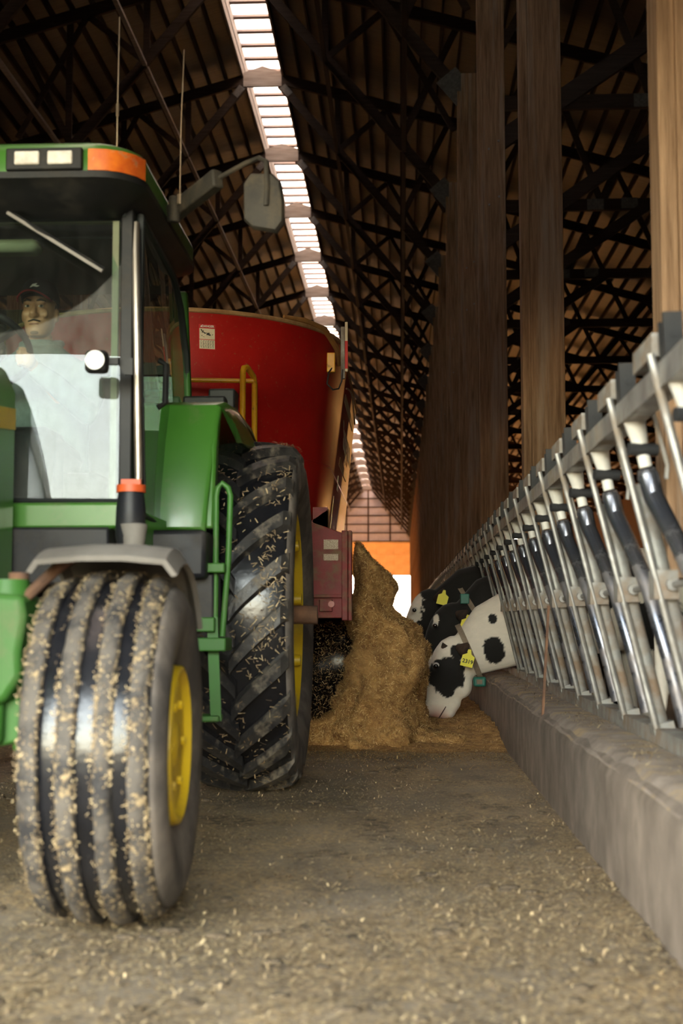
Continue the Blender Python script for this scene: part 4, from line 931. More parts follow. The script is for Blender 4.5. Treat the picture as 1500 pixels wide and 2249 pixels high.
# chassis, axle, wheels, tongue
MB().box(MXC - .55, MXC + .55, 8.7, 13.2, .78, 1.10).build('chassis', M_red2, X_, bevel=.02)
MB().bar((MXC, 8.8, .85), (MXC, 7.75, .62), .18, .16).build('tongue', M_red2, X_, bevel=.02)
for s in (1, -1):
    W = Matrix.Translation((MXC + s * 1.13, 10.6, .50)) @ (Matrix() if s > 0 else Matrix.Scale(-1, 4, (1, 0, 0)))
    ty = MB().lathe([(-.17, .24), (-.20, .32), (-.20, .42), (-.17, .485), (-.09, .50), (.09, .50), (.17, .485), (.20, .42), (.20, .32), (.17, .24)], 48, W).build('mixer_tyre', M_tyre, X_, smooth='all')
    MB().lathe([(.17, .26), (.16, .24), (.08, .22), (.10, .12), (.12, .0)], 32, W).build('wheel_disc', M_white, ty, smooth=True)
MB().cyl((MXC - 1.1, 10.6, .5), (MXC + 1.1, 10.6, .5), .07, n=14).build('mixer_axle', M_black, X_, smooth=True)
MB().box(MXC - .5, MXC + .5, 10.3, 11.1, .5, .8).build('axle_mount', M_black, X_)
# ================================================================== feed: pouring heap, floor band, scattered straw
M_feed = pm('mixed_feed', (0.50, 0.29, 0.10), (0.20, 0.095, 0.03), scale=18, rough=0.9, bump=1.0, bscale=70, contrast=(0.35, 0.65), dirt=(0.46, 0.30, 0.13), dscale=60, dcon=(0.58, 0.66))
lev = [(1.40, -.315, -.285, .10), (1.33, -.33, -.22, .22), (1.24, -.34, -.15, .28), (1.15, -.34, -.07, .32), (1.05, -.34, -.045, .33), (.95, -.34, -.05, .33), (.86, -.34, .03, .36), (.77, -.33, .115, .40), (.66, -.32, .17, .43), (.55, -.34, .18, .46), (.44, -.36, .155, .50), (.33, -.40, .125, .55), (.22, -.44, .125, .58), (.10, -.58, .20, .56), (-.02, -.70, .36, .60)]
rings = []; NR = 72; cyf = 9.15
fine = []
for (a, b) in zip(lev[:-1], lev[1:]):
    for t in (0, .25, .5, .75): fine.append(tuple(a[i] + (b[i] - a[i]) * t for i in range(4)))
fine.append(lev[-1])
for z, xl, xr, hy in fine:
    row = []
    for i in range(NR):
        t = 2 * PI * i / NR; cx, rx = (xl + xr) / 2, (xr - xl) / 2
        ex = .75
        cs, sn = math.cos(t), math.sin(t)
        x = cx + rx * math.copysign(abs(cs) ** ex, cs); y = cyf + hy * math.copysign(abs(sn) ** ex, sn) * .8
        d = .10 * noise.noise((x * 5, y * 5, z * 5)) + .035 * noise.noise((x * 14, y * 14, z * 14)) + .014 * noise.noise((x * 40, y * 40, z * 40))
        k = min(1, rx * 4); d *= 1 + 1.6 * max(0, (.30 - z) / .3)
        row.append(Vector((x + cs * d * k, y + sn * d, z + d * .25)))
    rings.append(row)
heap = MB().loft(rings).mesh('pouring_feed', M_feed, smooth='all')
def scatter(me, n, cond=None):
    co = np.zeros(len(me.vertices) * 3); me.vertices.foreach_get('co', co); co = co.reshape(-1, 3)
    me.calc_loop_triangles(); tri = np.zeros(len(me.loop_triangles) * 3, np.int32); me.loop_triangles.foreach_get('vertices', tri); tri = tri.reshape(-1, 3)
    a, b, c = co[tri[:, 0]], co[tri[:, 1]], co[tri[:, 2]]; nn = np.cross(b - a, c - a); ar = np.linalg.norm(nn, axis=1)
    if cond is not None: ar = ar * cond((a + b + c) / 3)
    i = RNG.choice(len(tri), n, p=ar / ar.sum()); u, v = RNG.random((2, n)); f = u + v > 1; u[f] = 1 - u[f]; v[f] = 1 - v[f]
    p = a[i] + (b - a)[i] * u[:, None] + (c - a)[i] * v[:, None]; return p, nn[i] / (np.linalg.norm(nn[i], axis=1, keepdims=True) + 1e-12)
FE = link('pouring_feed', heap); tag(FE, 'golden heap of mixed feed pouring from the red mixer chute', 'feed', None, 'stuff')
p, n = scatter(heap, 34000); strands(p, n, .008, .030, .0036, M_strawA, 'feed_straw', FE, tilt=.7, lift=.006)
# loose bits falling behind the front plate and around the heap
pts = np.stack([RNG.uniform(-.72, -.30, 2600), RNG.uniform(8.35, 9.2, 2600), RNG.uniform(.05, .84, 2600)], 1)
nn = RNG.normal(size=(2600, 3)); nn /= np.linalg.norm(nn, axis=1, keepdims=True)
strands(pts, nn, .008, .030, .0036, M_strawA, 'falling_straw', FE, tilt=1.0)
# band of feed on the floor along the kerb
def hfeed(x, y):
    fr = min(1, max(0, (y - 8.45 - .22 * noise.noise((x * 2.2, 1, 1)) - .12 * noise.noise((x * 7, 3, 1))) / 1.0))
    ed = min(1, max(0, (x + .75 - .12 * noise.noise((3, y * 2.5, 1))) / .5))
    h = (.03 + .05 * fr + .12 * fr * max(0, 1 - abs(x + .15) / .3)) * (fr ** .5) * ed * (1 + .25 * (x > .3) * (x - .3))
    return h * (1 + .5 * noise.noise((x * 4, y * 4, 0)) + .25 * noise.noise((x * 12, y * 12, 2))) + .012 * noise.noise((x * 40, y * 40, 5)) * min(1, h * 30) - .004
gx = np.linspace(-.85, .685, 62); gy = np.concatenate([np.linspace(8.2, 12.5, 150), np.linspace(12.6, 40, 60)])
vs = [(x, y, hfeed(x, y)) for y in gy for x in gx]; nx = len(gx)
fs = [(j * nx + i, j * nx + i + 1, (j + 1) * nx + i + 1, (j + 1) * nx + i) for j in range(len(gy) - 1) for i in range(nx - 1)]
bandm = MB().add(vs, fs).mesh('feed_band', M_feed, smooth='all', fix=False)
FB = link('feed_band', bandm); tag(FB, 'layer of loose brown feed spread on the floor along the kerb', 'feed', None, 'stuff')
p, n = scatter(bandm, 22000, lambda c: (c[:, 2] > .004) * np.where(c[:, 1] < 12.6, 1.0, .25)); strands(p, n, .012, .042, .0036, M_strawA, 'feed_straw', FB, tilt=.4, lift=.005)
# straw and chaff scattered over the lane
def lane_pts(n, y0, y1):
    out = []
    while len(out) < n:
        y = y0 + (y1 - y0) * random.random() ** 1.3; x = random.uniform(-2.6, .68)
        d = .45 + .9 * noise.noise((x * 1.3, y * 1.0, 4)) + .35 * noise.noise((x * 5, y * 4, 8)) + .45 * math.exp(-((.68 - x) / .10) ** 2)
        if random.random() < d: out.append((x, y, .002))
    return np.array(out)
p = lane_pts(110000, 1.0, 9.5); SS = strands(p, np.tile([0, 0, 1.], (len(p), 1)), .006, .024, .005, M_strawB, 'scattered_straw', None, tilt=.12, lift=.003, label='straw and chaff scattered over the concrete lane', cat='straw')
q = RNG.normal(size=(9000, 2)) * np.array([.5, .45]) + np.array([-.05, 8.55]); q = q[(q[:, 0] < .67) & (q[:, 0] > -1.0)]; q = np.concatenate([q, np.full((len(q), 1), .003)], 1)
strands(q, np.tile([0, 0, 1.], (len(q), 1)), .008, .032, .004, M_strawA, 'straw_fringe', SS, tilt=.2, lift=.004)
p = lane_pts(9000, 1.0, 4.6); n = np.tile([0, 0, 1.], (len(p), 1)); strands(p, n, .008, .026, .008, M_strawB, 'straw_flakes', SS, tilt=.15, lift=.004)
# dark trodden clods
M_clod = pm('dark_clod', (0.07, 0.052, 0.036), (0.14, 0.10, 0.06), scale=25, rough=.95, bump=.8)
mb = MB(); cs = lane_pts(260, 1.2, 8)
for x, y, z in cs:
    r = random.uniform(.008, .022); 
    mb.ball((x, y, .002), r * random.uniform(1, 2.2), r * random.uniform(.8, 1.6), r * .5, 7, 4)
mb.build('mud_clods', M_clod, SS, smooth='all', kind='stuff')
# chaff on the kerb top
p = np.stack([RNG.uniform(.74, .93, 5000), RNG.uniform(1.5, 14, 5000), np.full(5000, .408)], 1)
p = p[[noise.noise((a[0] * 8, a[1] * 2.2, 0)) + random.uniform(-.4, .4) > -.05 for a in p]]
strands(p, np.tile([0, 0, 1.], (len(p), 1)), .008, .028, .004, M_strawB, 'kerb_chaff', None, tilt=.2, label='chaff lying on top of the concrete kerb', cat='straw')
# ================================================================== cows
def vcol_mat(name, rough=.75):
    m = bpy.data.materials.new(name); m.use_nodes = True; nt = m.node_tree; N = nt.nodes
    at = N.new('ShaderNodeAttribute'); at.attribute_name = 'coat'; bs = N['Principled BSDF']
    nz = N.new('ShaderNodeTexNoise'); nz.inputs['Scale'].default_value = 26; nz.inputs['Detail'].default_value = 6
    mx = N.new('ShaderNodeMix'); mx.data_type = 'RGBA'; mx.blend_type = 'MULTIPLY'; mx.inputs[0].default_value = 1.0
    mr = N.new('ShaderNodeMapRange'); mr.inputs['To Min'].default_value = .82; mr.inputs['To Max'].default_value = 1.08; nt.links.new(nz.outputs['Fac'], mr.inputs['Value'])
    nt.links.new(at.outputs['Color'], mx.inputs[6]); nt.links.new(mr.outputs[0], mx.inputs[7]); nt.links.new(mx.outputs[2], bs.inputs['Base Color'])
    bs.inputs['Roughness'].default_value = rough; bs.inputs['Specular IOR Level'].default_value = .25
    bs.inputs['Sheen Weight'].default_value = .15
    n2 = N.new('ShaderNodeTexNoise'); n2.inputs['Scale'].default_value = 120; bp = N.new('ShaderNodeBump'); bp.inputs['Strength'].default_value = .25; bp.inputs['Distance'].default_value = .004
    nt.links.new(n2.outputs['Fac'], bp.inputs['Height']); nt.links.new(bp.outputs[0], bs.inputs['Normal'])
    return m
M_coat = vcol_mat('cow_hide')
def xz_ring(c, d, h1, h2, w, n=20, pw=1.0):
    """ring in the plane across d (d lies in XZ); h1 towards the front/top side, h2 the other, w half width"""
    d = Vector((d[0], 0, d[1])).normalized(); up = Vector((-d.z, 0, d.x))
    r = []
    for i in range(n):
        t = 2 * PI * i / n; s, cc = math.sin(t), math.cos(t)
        h = h1 if s > 0 else h2
        r.append(Vector((c[0], 0, c[1])) + up * (s * h) + Vector((0, cc * w, 0)))
    return r
def remesh(mb, name, mat, voxel, smooth_it=6):
    me = mb.mesh(name + '_raw', None)
    o = bpy.data.objects.new(name + '_tmp', me); COL.objects.link(o)
    r = o.modifiers.new('r', 'REMESH'); r.mode = 'VOXEL'; r.voxel_size = voxel
    s = o.modifiers.new('s', 'SMOOTH'); s.factor = .5; s.iterations = smooth_it
    dg = bpy.context.evaluated_depsgraph_get(); res = bpy.data.meshes.new_from_object(o.evaluated_get(dg)); bpy.data.objects.remove(o)
    res.name = name; res.materials.clear(); res.materials.append(mat)
    res.polygons.foreach_set('use_smooth', [True] * len(res.polygons)); return res
# the head in its own frame: a = distance from the poll centre down the face, f / b = reach to the brow side and to the jaw side, w = half width
HEAD = [(-.06, .05, .07, .055), (0.0, .115, .13, .085), (.09, .150, .165, .112), (.19, .160, .205, .120), (.28, .156, .200, .106), (.37, .142, .170, .090), (.45, .124, .140, .080), (.515, .112, .118, .078), (.56, .098, .100, .074), (.605, .060, .070, .05)]
def cow_mesh(name, poll, muz, paint, head=True, back_z=1.0, feet=True, sx=1.35, voxel=.013, yaw=0):
    """cow lying along +X behind its head, in the XZ plane at Y = 0"""
    mb = MB(); P = Vector((poll[0], 0, poll[1])); Mz = Vector((muz[0], 0, muz[1]))
    d = (Mz - P).normalized(); L = (Mz - P).length; k = L / .60
    rows = []
    for a, f, b, w in HEAD:
        c = P + d * (a * k); dd = (d.x, d.z)
        rows.append(xz_ring((c.x, c.z), dd, b, f, w) if d.z < 0 else xz_ring((c.x, c.z), dd, b, f, w))
    mb.loft(rows)
    up = Vector((-d.z, 0, d.x))                         # jaw side
    S = Vector((sx + .55, 0, 1.02))                      # shoulder
    rows = []
    H0 = P + d * .10 * k + up * .06
    for t in np.linspace(0, 1, 8):
        c = H0.lerp(S, t) + Vector((0, 0, .10 * math.sin(PI * t ** .55)))
        h = .16 + .23 * t ** .42; w = .10 + .11 * t ** .6
        tg = (S - H0).normalized(); rows.append(xz_ring((c.x, c.z), (tg.x, tg.z), h, h * 1.02, w))
    mb.loft(rows)
    rows = []
    for x, zc, h, w in ((sx + .22, .98, .22, .14), (sx + .30, .98, .36, .23), (sx + .55, 1.0, .42, .29), (sx + 1.0, .98, .42, .34), (sx + 1.45, .98, .41, .36), (sx + 1.8, 1.03, .38, .32), (sx + 2.0, 1.08, .32, .26), (sx + 2.12, 1.12, .20, .16)):
        rows.append(xz_ring((x, zc), (1, 0), h, h, w))
    mb.loft(rows)
    if feet:
        for lx, ly, hind in ((sx + .50, .17, 0), (sx + .55, -.17, 0), (sx + 1.85, .17, 1), (sx + 1.78, -.17, 1)):
            if hind: pts = [(lx, ly, 1.0), (lx - .06, ly, .72), (lx + .08, ly, .50), (lx + .04, ly, .20), (lx, ly, .05)]; rs = [.15, .11, .06, .045, .055]
            else: pts = [(lx, ly, .80), (lx, ly, .62), (lx - .01, ly, .40), (lx, ly, .20), (lx - .01, ly, .05)]; rs = [.12, .085, .058, .042, .055]
            mb.tube(pts, rs, n=12)
        mb.tube([(sx + 2.10, 0, 1.30), (sx + 2.18, 0, 1.15), (sx + 2.19, 0, .85), (sx + 2.17, 0, .60), (sx + 2.17, 0, .45)], [.035, .028, .022, .035, .02], n=8)
        mb.ball((sx + 1.65, 0, .58), .22, .17, .15)
    # brow ridges, muzzle lips
    for s in (1, -1):
        mb.ball(P + d * .19 * k - up * .10 + V(0, s * .088, 0), .045, .035, .05)
    mb.ball(P + d * .535 * k + up * .055, .085, .072, .07); mb.ball(P + d * .30 * k + up * .13, .085, .085, .11); mb.ball(P + d * .45 * k + up * .08, .08, .07, .09)
    mb.ball(P + d * .545 * k - up * .06, .070, .074, .07)
    me = remesh(mb, name, M_coat, voxel)
    co = np.zeros(len(me.vertices) * 3); me.vertices.foreach_get('co', co); co = co.reshape(-1, 3)
    col = paint(co)
    # pink muzzle
    q = co - np.array(P + d * .60 * k); pk = np.clip(1.6 - 1.6 * np.linalg.norm(q, axis=1) / .13, 0, 1)[:, None]
    col = col * (1 - pk) + np.array([[.48, .25, .20]]) * pk if head else col
    ca = me.color_attributes.new('coat', 'FLOAT_COLOR', 'POINT')
    ca.data.foreach_set('color', np.concatenate([col, np.ones((len(col), 1))], 1).astype(np.float32).ravel())
    return me, P, d, up, k
WHT = np.array([.82, .75, .66]); BLK = np.array([.012, .011, .011])
def nz3(co, s, o=0.0): return np.array([noise.noise((c[0] * s + o, c[1] * s, c[2] * s)) for c in co])
def patches(lst, base, over, rag=.18, seed=0.0):
    def f(co):
        n = nz3(co, 14, seed) * rag + nz3(co, 45, seed) * rag * .8 + nz3(co, 5, seed) * rag
        m = np.zeros(len(co))
        for x, y, z, rx, ry, rz in lst:
            q = np.sqrt(((co[:, 0] - x) / rx) ** 2 + ((co[:, 1] - y) / ry) ** 2 + ((co[:, 2] - z) / rz) ** 2) + n
            m = np.maximum(m, np.clip((1.0 - q) / .05, 0, 1))
        return base[None] * (1 - m[:, None]) + over[None] * m[:, None]
    return f
M_eye = pm('cow_eye', (0.01, 0.008, 0.008), rough=.08, coat=1.0)
M_eyew = pm('eye_white', (0.55, 0.52, 0.50), rough=.3)
M_pinkn = pm('nostril_dark', (0.05, 0.02, 0.018), rough=.4)
M_strap = pm('worn_strap', (0.30, 0.24, 0.18), (0.20, 0.155, 0.115), scale=14, rough=.9, bump=.3)
M_teal = pm('teal_plastic', (0.012, 0.16, 0.12), (0.01, 0.12, 0.09), scale=10, rough=.5)
M_tag = pm('yellow_tag', (0.80, 0.72, 0.03), rough=.5)
M_hornw = pm('ear_hair', (0.02, 0.016, 0.014), (0.07, 0.04, 0.025), scale=8, rough=.9)
def dress(root, me, P, d, up, k, ear=M_hornw, number=None, collar=None, earup=0.0, tagrot=(PI / 2, 0, .15), sides=(-1, 1)):
    """body, eyes, ears, nostrils, tag, collar; everything relative to the root (Y = 0 plane)"""
    link('body', me, root)
    for s in sides:
        e = P + d * .205 * k - up * .108 + V(0, s * .116, 0)
        MB().ball(e, .021, .016, .021).build('eye', M_eye, root, smooth='all')
        MB().ball(e + V(0, -s * .002, 0) - d * .008, .025, .0135, .022).build('eye_rim', M_eyew, root, smooth='all')
        nn = P + d * .590 * k - up * .098 + V(0, s * .050, 0)
        MB().ball(nn, .016, .020, .022).build('nostril', M_pinkn, root, smooth='all')
        MB().tube([P + d * .615 * k + up * .010 + V(0, s * .052, 0), P + d * .575 * k + up * .022 + V(0, s * .074, 0), P + d * .50 * k + up * .045 + V(0, s * .079, 0)], [.004, .005, .003], n=6).build('mouth_line', M_pinkn, root, smooth='all')
        # ear: flattened leaf hanging out sideways
        b0 = P + d * .02 * k + V(0, s * .075, 0) + up * .03; tip = b0 + V(.045, s * .215, -.03 + earup) + up * .02
        ax = (tip - b0); L = ax.length; ax.normalize(); wv = ax.cross(V(0, s, 0) if abs(ax.y) < .9 else V(1, 0, 0)); wv = (d + V(0, 0, -.2)).cross(ax).cross(ax).normalized(); th = ax.cross(wv)
        rows = []
        for t, w in ((0, .028), (.15, .045), (.4, .066), (.65, .06), (.85, .038), (1.0, .008)):
            c = b0 + ax * (L * t); rows.append([c + wv * (w * math.cos(q)) + th * ((.010 + .02 * (1 - t)) * math.sin(q) - .03 * math.sin(PI * t) * abs(math.cos(q)) ** 2) for q in [2 * PI * i / 12 for i in range(12)]])
        eo = MB().loft(rows).build('ear', ear, root, smooth='all')
        if s == -1 and number is not None:
            c = b0 + ax * (L * .72) + V(.012, -.06, -.060)
            tg = MB().prism([(c.x - .010, c.z + .080), (c.x + .012, c.z + .080), (c.x + .022, c.z + .045), (c.x + .052, c.z + .028), (c.x + .050, c.z - .055), (c.x - .045, c.z - .055), (c.x - .044, c.z + .028), (c.x - .016, c.z + .045)], 'y', c.y - .002, c.y + .002).build('ear_tag', M_tag, root)
            tg.data.transform(Matrix.Translation(c - org(root)) @ Matrix.Rotation(math.radians(14), 4, 'Y') @ Matrix.Translation(-(c - org(root))))
            if number: t_ = text('tag_number', number, .042, c + V(.002, -.004, -.016) + org(root) * 0, (PI / 2, math.radians(14), 0), M_ink, tg, bold=.0008)
    if collar:
        (xt, zt), (xb, zb), w = collar
        ct = Vector(((xt + xb) / 2, 0, (zt + zb) / 2)); hv = Vector((xt - xb, 0, zt - zb)) / 2; tn = Vector((hv.z, 0, -hv.x)).normalized(); n = 40; vs = []
        for i in range(n):
            q = 2 * PI * i / n; r = ct + hv * math.cos(q) * 1.03 + V(0, w * math.sin(q), 0); o = (r - ct).normalized()
            vs += [r - tn * .021, r + tn * .021, r + tn * .021 + o * .006, r - tn * .021 + o * .006]
        fs = [((4 * i + a), (4 * i + (a + 1) % 4), (4 * ((i + 1) % n) + (a + 1) % 4), (4 * ((i + 1) % n) + a)) for i in range(n) for a in range(4)]
        cl = MB().add(vs, fs).build('collar', M_strap, root)
        c = ct - hv * 1.08
        return cl, ct, hv
    return None, None, None
CG = 'cows feeding through the headlocks'
# cow A: white with black patches, eating off the floor
CY = 10.4
RA = empty('cow', (0, CY, 0), 'white cow with black patches eating feed off the lane floor', 'cow', CG); ORG[RA.name] = Vector((0, 0, 0))
me, P, d, up, k = cow_mesh('cow_body', (.43, .655), (.285, .085), patches([(.335, -.1, .415, .14, .3, .14), (.41, -.1, .42, .095, .3, .13), (.36, -.1, .32, .07, .3, .075), (.455, -.1, .60, .06, .3, .06), (.725, -.1, .86, .036, .3, .038), (.735, -.1, .60, .09, .3, .105), (1.6, 0, 1.25, .3, .6, .35), (2.6, 0, 1.1, .45, .6, .4), (1.95, -.3, .8, .2, .3, .2)], WHT, BLK, .16, 2.0))
cl, ct, hv = dress(RA, me, P, d, up, k, number='2319', collar=((.455, .80), (.625, .40), .135))
MB().box(ct.x - hv.x - .055, ct.x - hv.x + .045, -.075, .03, ct.z - hv.z - .075, ct.z - hv.z + .0).build('collar_weight', M_teal, cl, bevel=.014)
MB().box(ct.x - hv.x - .03, ct.x - hv.x + .015, -.079, -.07, ct.z - hv.z - .055, ct.z - hv.z - .02).build('weight_label', M_strap, cl, bevel=.003)
MB().lathe([(0, .03), (.02, .026), (.04, .018), (.055, 0)], 12, Matrix.Translation((.355, -.06, .655)) @ Matrix.Rotation(math.radians(125), 4, 'Y')).build('horn_stub', M_hornw, RA, smooth=True)
# cow B: black, behind the white one
RB = empty('cow', (0, 11.25, 0), 'black cow with small white face marks, teal collar clip, behind the white cow', 'cow', CG); ORG[RB.name] = Vector((0, 0, 0))
me, P, d, up, k = cow_mesh('cow_body', (.47, .93), (.24, .42), patches([(.30, -.12, .86, .03, .12, .06), (.22, -.05, .50, .11, .2, .045), (.34, -.12, .95, .025, .05, .04)], BLK, WHT, .25, 5.0))
cl, ct, hv = dress(RB, me, P, d, up, k, number='', collar=((.55, 1.06), (.80, .62), .15))
MB().box(ct.x + hv.x - .04, ct.x + hv.x + .035, -.12, -.02, ct.z + hv.z - .075, ct.z + hv.z + .01).build('collar_clip', M_teal, cl, bevel=.006)
# cow C: black with a white blaze, head held higher
RC = empty('cow', (0, 12.1, 0), 'black cow with a white blaze, head raised beside the pouring feed', 'cow', CG); ORG[RC.name] = Vector((0, 0, 0))
me, P, d, up, k = cow_mesh('cow_body', (.30, 1.07), (.08, .56), patches([(.05, -.02, .95, .19, .19, .19), (.02, 0, .80, .11, .075, .2)], BLK, WHT, .2, 8.0))
cl, ct, hv = dress(RC, me, P, d, up, k, number='', collar=((.50, 1.22), (.74, .80), .15), earup=.12)
# cow D: hind quarters behind the nearest bars
def place_copy(src, loc, rz, label, group, sc=1.0):
    r = copy_tree(src); r.location = loc; r.rotation_euler = (0, 0, rz); r['label'] = label; r['group'] = group
    return r
RD = empty('cow', (0, 0, 0), 'white cow with black patches standing behind the nearest headlock bars', 'cow', 'cows standing behind the bars'); ORG[RD.name] = Vector((0, 0, 0))
me, P, d, up, k = cow_mesh('cow_body', (.35, 1.30), (-.05, .92), patches([(1.9, 0, 1.15, .25, .8, .3), (2.9, .3, 1.2, .35, .4, .25), (3.3, -.2, .95, .2, .3, .25), (1.3, 0, 1.2, .25, .6, .4), (.3, 0, 1.15, .18, .6, .25), (3.2, .2, .5, .2, .3, .12)], WHT * .85, BLK, .2, 12.0), voxel=.018)
dress(RD, me, P, d, up, k)
RD.location = (4.62, 5.55, 0); RD.rotation_euler = (0, 0, PI)
RE = empty('cow', (0, 0, 0), 'black cow standing lengthwise behind the bars near the second post', 'cow', 'cows standing behind the bars'); ORG[RE.name] = Vector((0, 0, 0))
me, P, d, up, k = cow_mesh('cow_body', (.35, 1.30), (-.05, .92), patches([(.1, 0, 1.1, .1, .05, .2), (2.6, 0, .5, .3, .3, .1)], BLK, WHT, .2, 15.0), voxel=.02)
dress(RE, me, P, d, up, k)
RE.location = (2.55, 6.1, 0); RE.rotation_euler = (0, 0, math.radians(75))
for x, y, rz, l in ((5.7, 10.5, 80, 'black cow standing in shade behind the bars beside the broad post'), (5.0, 14.5, 95, 'black cow standing in shade behind the third timber post'), (5.2, 19, 70, 'black cow in the background stalls, farther than the third post'), (4.6, 26, 100, 'black cow deep in the background stalls'), (7.2, 33, 84, 'farthest black cow in the background stalls'), (8.4, 26.5, 60, 'black cow well behind the headlocks near the side wall')):
    place_copy(RE, (x, y, 0), math.radians(rz), l, 'cows standing behind the bars')
# ================================================================== driver
DXc, DYc, DZc = -1.675, 5.88, 2.275                  # centre of the head
DR = empty('person', (DXc, DYc, 1.5), 'driver in a grey-green jacket and dark cap seated in the tractor cab', 'person')
M_skin = pm('skin', (0.40, 0.22, 0.13), (0.34, 0.175, 0.10), scale=14, rough=.5)
M_jack = pm('grey_green_jacket', (0.12, 0.15, 0.135), (0.07, 0.09, 0.08), scale=7, rough=.85, bump=.5, bscale=14)
M_cap = pm('black_cap', (0.013, 0.012, 0.014), rough=.85)
M_capr = pm('cap_red_edge', (0.30, 0.02, 0.025), rough=.8)
M_hair = pm('dark_hair', (0.015, 0.012, 0.010), rough=.7)
M_jean = pm('dark_trousers', (0.03, 0.035, 0.05), rough=.9)
c0 = Vector((DXc, DYc, DZc))
mb = MB(); rows = []
for z, hy, hx, yo in ((-.125, .030, .028, -.058), (-.112, .052, .046, -.035), (-.085, .078, .060, -.012), (-.05, .092, .068, 0), (-.01, .098, .073, .004), (.03, .102, .076, .006), (.065, .100, .074, .008), (.095, .082, .062, .010), (.112, .05, .04, .012), (.118, .015, .012, .012)):
    rows.append([c0 + Vector((hx * math.cos(t), yo + hy * math.sin(t), z)) for t in [2 * PI * i / 24 for i in range(24)]])
mb.loft(rows)
mb.tube([c0 + V(0, -.088, .022), c0 + V(0, -.104, -.008), c0 + V(0, -.116, -.030), c0 + V(0, -.100, -.042)], [.010, .013, .017, .012], n=10)
mb.ball(c0 + V(.014, -.098, -.034), .010, .010, .008); mb.ball(c0 + V(-.014, -.098, -.034), .010, .010, .008)
for s in (1, -1):
    mb.ball(c0 + V(s * .030, -.086, .030), .024, .012, .010); mb.ball(c0 + V(s * .040, -.074, -.022), .022, .016, .02)
mb.ball(c0 + V(0, -.082, -.066), .026, .014, .008); mb.ball(c0 + V(0, -.080, -.080), .024, .014, .008); mb.ball(c0 + V(0, -.074, -.108), .024, .018, .016)
for s in (1, -1): mb.ball(c0 + V(s * .078, .012, -.012), .010, .020, .032)
mb.cyl(c0 + V(0, .02, -.10), c0 + V(0, .045, -.23), .052, .062, n=16)
# forearms and hands reaching the wheel
def limb(mb, pts, rs): mb.tube(pts, rs, n=12)
HANDS = [(Vector((-1.625, 5.53, 1.985)), 1), (Vector((-2.015, 5.55, 2.0)), -1)]
for h, s in HANDS:
    e = h + V(s * .10, .20, -.14); limb(mb, [e, h + V(s * .02, .05, -.03), h + V(0, .02, -.005)], [.036, .026, .03])
    mb.ball(h, .034, .030, .042)
    for i in range(4):
        b = h + V(0, -.012, .030 - i * .019); ln = (.026, .030, .028, .022)[i]
        mb.tube([b, b + V(-s * ln, -.020, .002), b + V(-s * (ln + .014), -.004, 0), b + V(-s * (ln + .006), .016, -.002)], [.0095, .009, .0085, .007], n=8)
    mb.tube([h + V(0, .012, .032), h + V(-s * .022, .004, .048), h + V(-s * .040, -.004, .046)], [.011, .010, .008], n=8)
body = remesh(mb, 'body', M_skin, .0052, 3)
bo = bpy.data.objects.new('body', body); COL.objects.link(bo); bo.parent = DR; bo.matrix_parent_inverse = Matrix.Translation(-Vector((DXc, DYc, 1.5))); ORG[bo.name] = org(DR)
for s in (1, -1):
    MB().ball(c0 + V(s * .031, -.0905, .010), .0135, .006, .0062).build('eye', pm('eyeball', (.40, .36, .33), rough=.3), DR, smooth='all')
    MB().ball(c0 + V(s * .031 + .002, -.0955, .0105), .0062, .003, .0062).build('iris', M_hair, DR, smooth='all')
    MB().tube([c0 + V(s * .013, -.101, .034), c0 + V(s * .032, -.100, .039), c0 + V(s * .052, -.085, .032)], [.004, .0052, .003], n=8).build('eyebrow', M_hair, DR, smooth='all')
    MB().ball(c0 + V(s * .071, .005, .018), .006, .016, .028).build('sideburn', M_hair, DR, smooth='all')
MB().tube([c0 + V(-.028, -.088, -.060), c0 + V(0, -.099, -.054), c0 + V(.028, -.088, -.060)], [.003, .0048, .003], n=8).build('moustache', M_hair, DR, smooth='all')
MB().tube([c0 + V(-.022, -.092, -.073), c0 + V(0, -.0975, -.072), c0 + V(.022, -.092, -.073)], [.002, .003, .002], n=6).build('lips', pm('lip', (.28, .11, .085), rough=.5), DR, smooth='all')
MB().ball(c0 + V(0, -.082, -.112), .020, .012, .010).build('chin_beard', pm('stubble', (.12, .07, .045), rough=.8), DR, smooth='all')
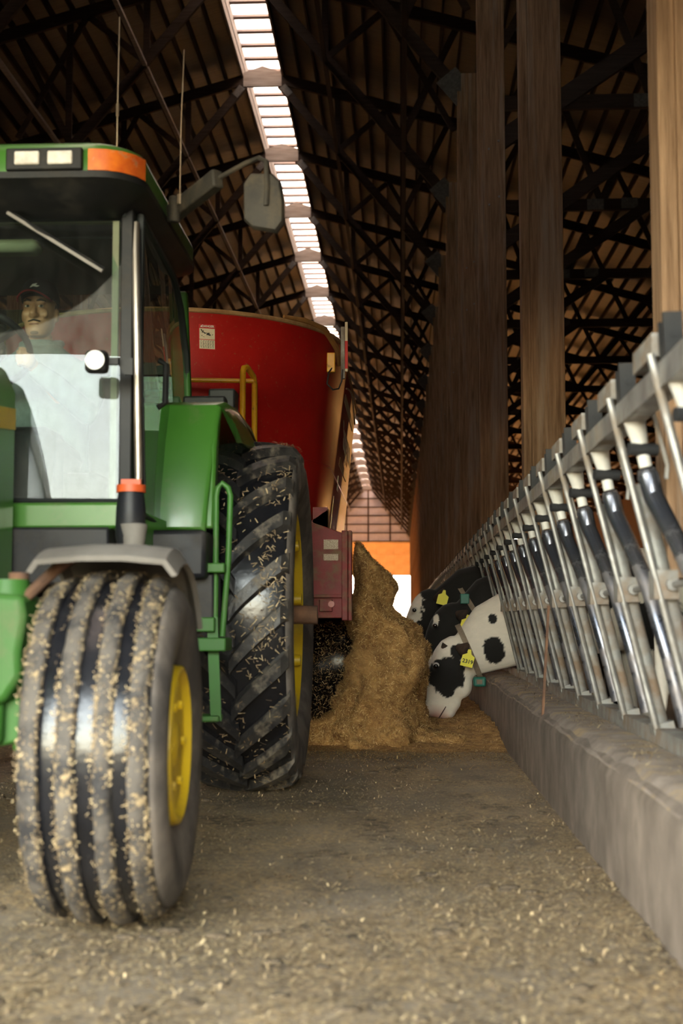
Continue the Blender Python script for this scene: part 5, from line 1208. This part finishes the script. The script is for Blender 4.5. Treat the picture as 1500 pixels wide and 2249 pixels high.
# cap with a curved brim, red piping, white emblem
rows = []
for z, k_ in ((.046, 1.09), (.066, 1.13), (.100, 1.06), (.128, .90), (.148, .60), (.156, .15)):
    rows.append([c0 + Vector((.078 * k_ * math.cos(t), .010 + .104 * k_ * math.sin(t), z + .012 * math.sin(t) * -1)) for t in [2 * PI * i / 28 for i in range(28)]])
cp = MB().loft(rows).build('cap', M_cap, DR, smooth='all')
top = []; bot = []
for i in range(15):
    t = -1 + 2 * i / 14; top.append(c0 + V(.082 * t, -.075 - .02 * (1 - t * t), .058 + .012 * (1 - t * t))); bot.append(c0 + V(.080 * t, -.085 - .092 * (1 - t * t) ** .6, .030 + .030 * (1 - t * t)))
MB().loft([[a, b, b + V(0, 0, .005), a + V(0, 0, .006)] for a, b in zip(top, bot)]).build('cap_brim', M_cap, cp, smooth=True)
MB().tube([b + V(0, -.001, .003) for b in bot], .0042, n=6).build('brim_edge', M_capr, cp, smooth='all')
em = MB(); cc = c0 + V(.006, -.106, .100)
em.add([cc + V(*p) for p in ((-.026, -.001, -.008), (-.010, -.006, .008), (.012, -.006, .012), (.004, -.004, .004), (.022, -.004, .0), (.010, -.006, -.006), (-.008, -.004, -.002))], [(0, 1, 2, 3, 4, 5, 6)]).build('cap_emblem', M_white, cp)
# jacket
mb = MB(); rows = []
for z, hx, hy, yo in ((1.50, .20, .14, .20), (1.68, .20, .145, .18), (1.86, .215, .14, .14), (1.98, .225, .125, .11), (2.05, .20, .11, .09), (2.10, .12, .085, .07), (2.14, .085, .08, .05)):
    rows.append([Vector((DXc + hx * math.cos(t), DYc + yo - .03 + hy * math.sin(t), z)) for t in [2 * PI * i / 24 for i in range(24)]])
mb.loft(rows)
for h, s in HANDS:
    sh = Vector((DXc + s * .20, DYc + .07, 2.01)); el = Vector((DXc + s * .26, 5.78, 1.78)) if s > 0 else Vector((DXc - .32, 5.78, 1.78))
    limb(mb, [sh, sh.lerp(el, .5) + V(s * .02, 0, -.01), el, el.lerp(h, .55), h + V(s * .012, .045, -.03)], [.078, .066, .055, .050, .040])
jk = remesh(mb, 'jacket', M_jack, .010, 4)
jo = bpy.data.objects.new('jacket', jk); COL.objects.link(jo); jo.parent = DR; jo.matrix_parent_inverse = Matrix.Translation(-Vector((DXc, DYc, 1.5)))
MB().tube([Vector((DXc + .088 * math.cos(t), DYc + .045 + .082 * math.sin(t), 2.135 + .02 * math.sin(t))) for t in [2 * PI * i / 24 for i in range(24)]], .018, n=8, closed=True).build('collar', M_jack, DR, smooth='all')
mb = MB()
for s in (1, -1): limb(mb, [(DXc + s * .09, DYc + .16, 1.58), (DXc + s * .13, 5.48, 1.60), (DXc + s * .13, 5.40, 1.32), (DXc + s * .13, 5.36, 1.22)], [.095, .075, .06, .055])
mb.build('trousers', M_jean, DR, smooth='all')
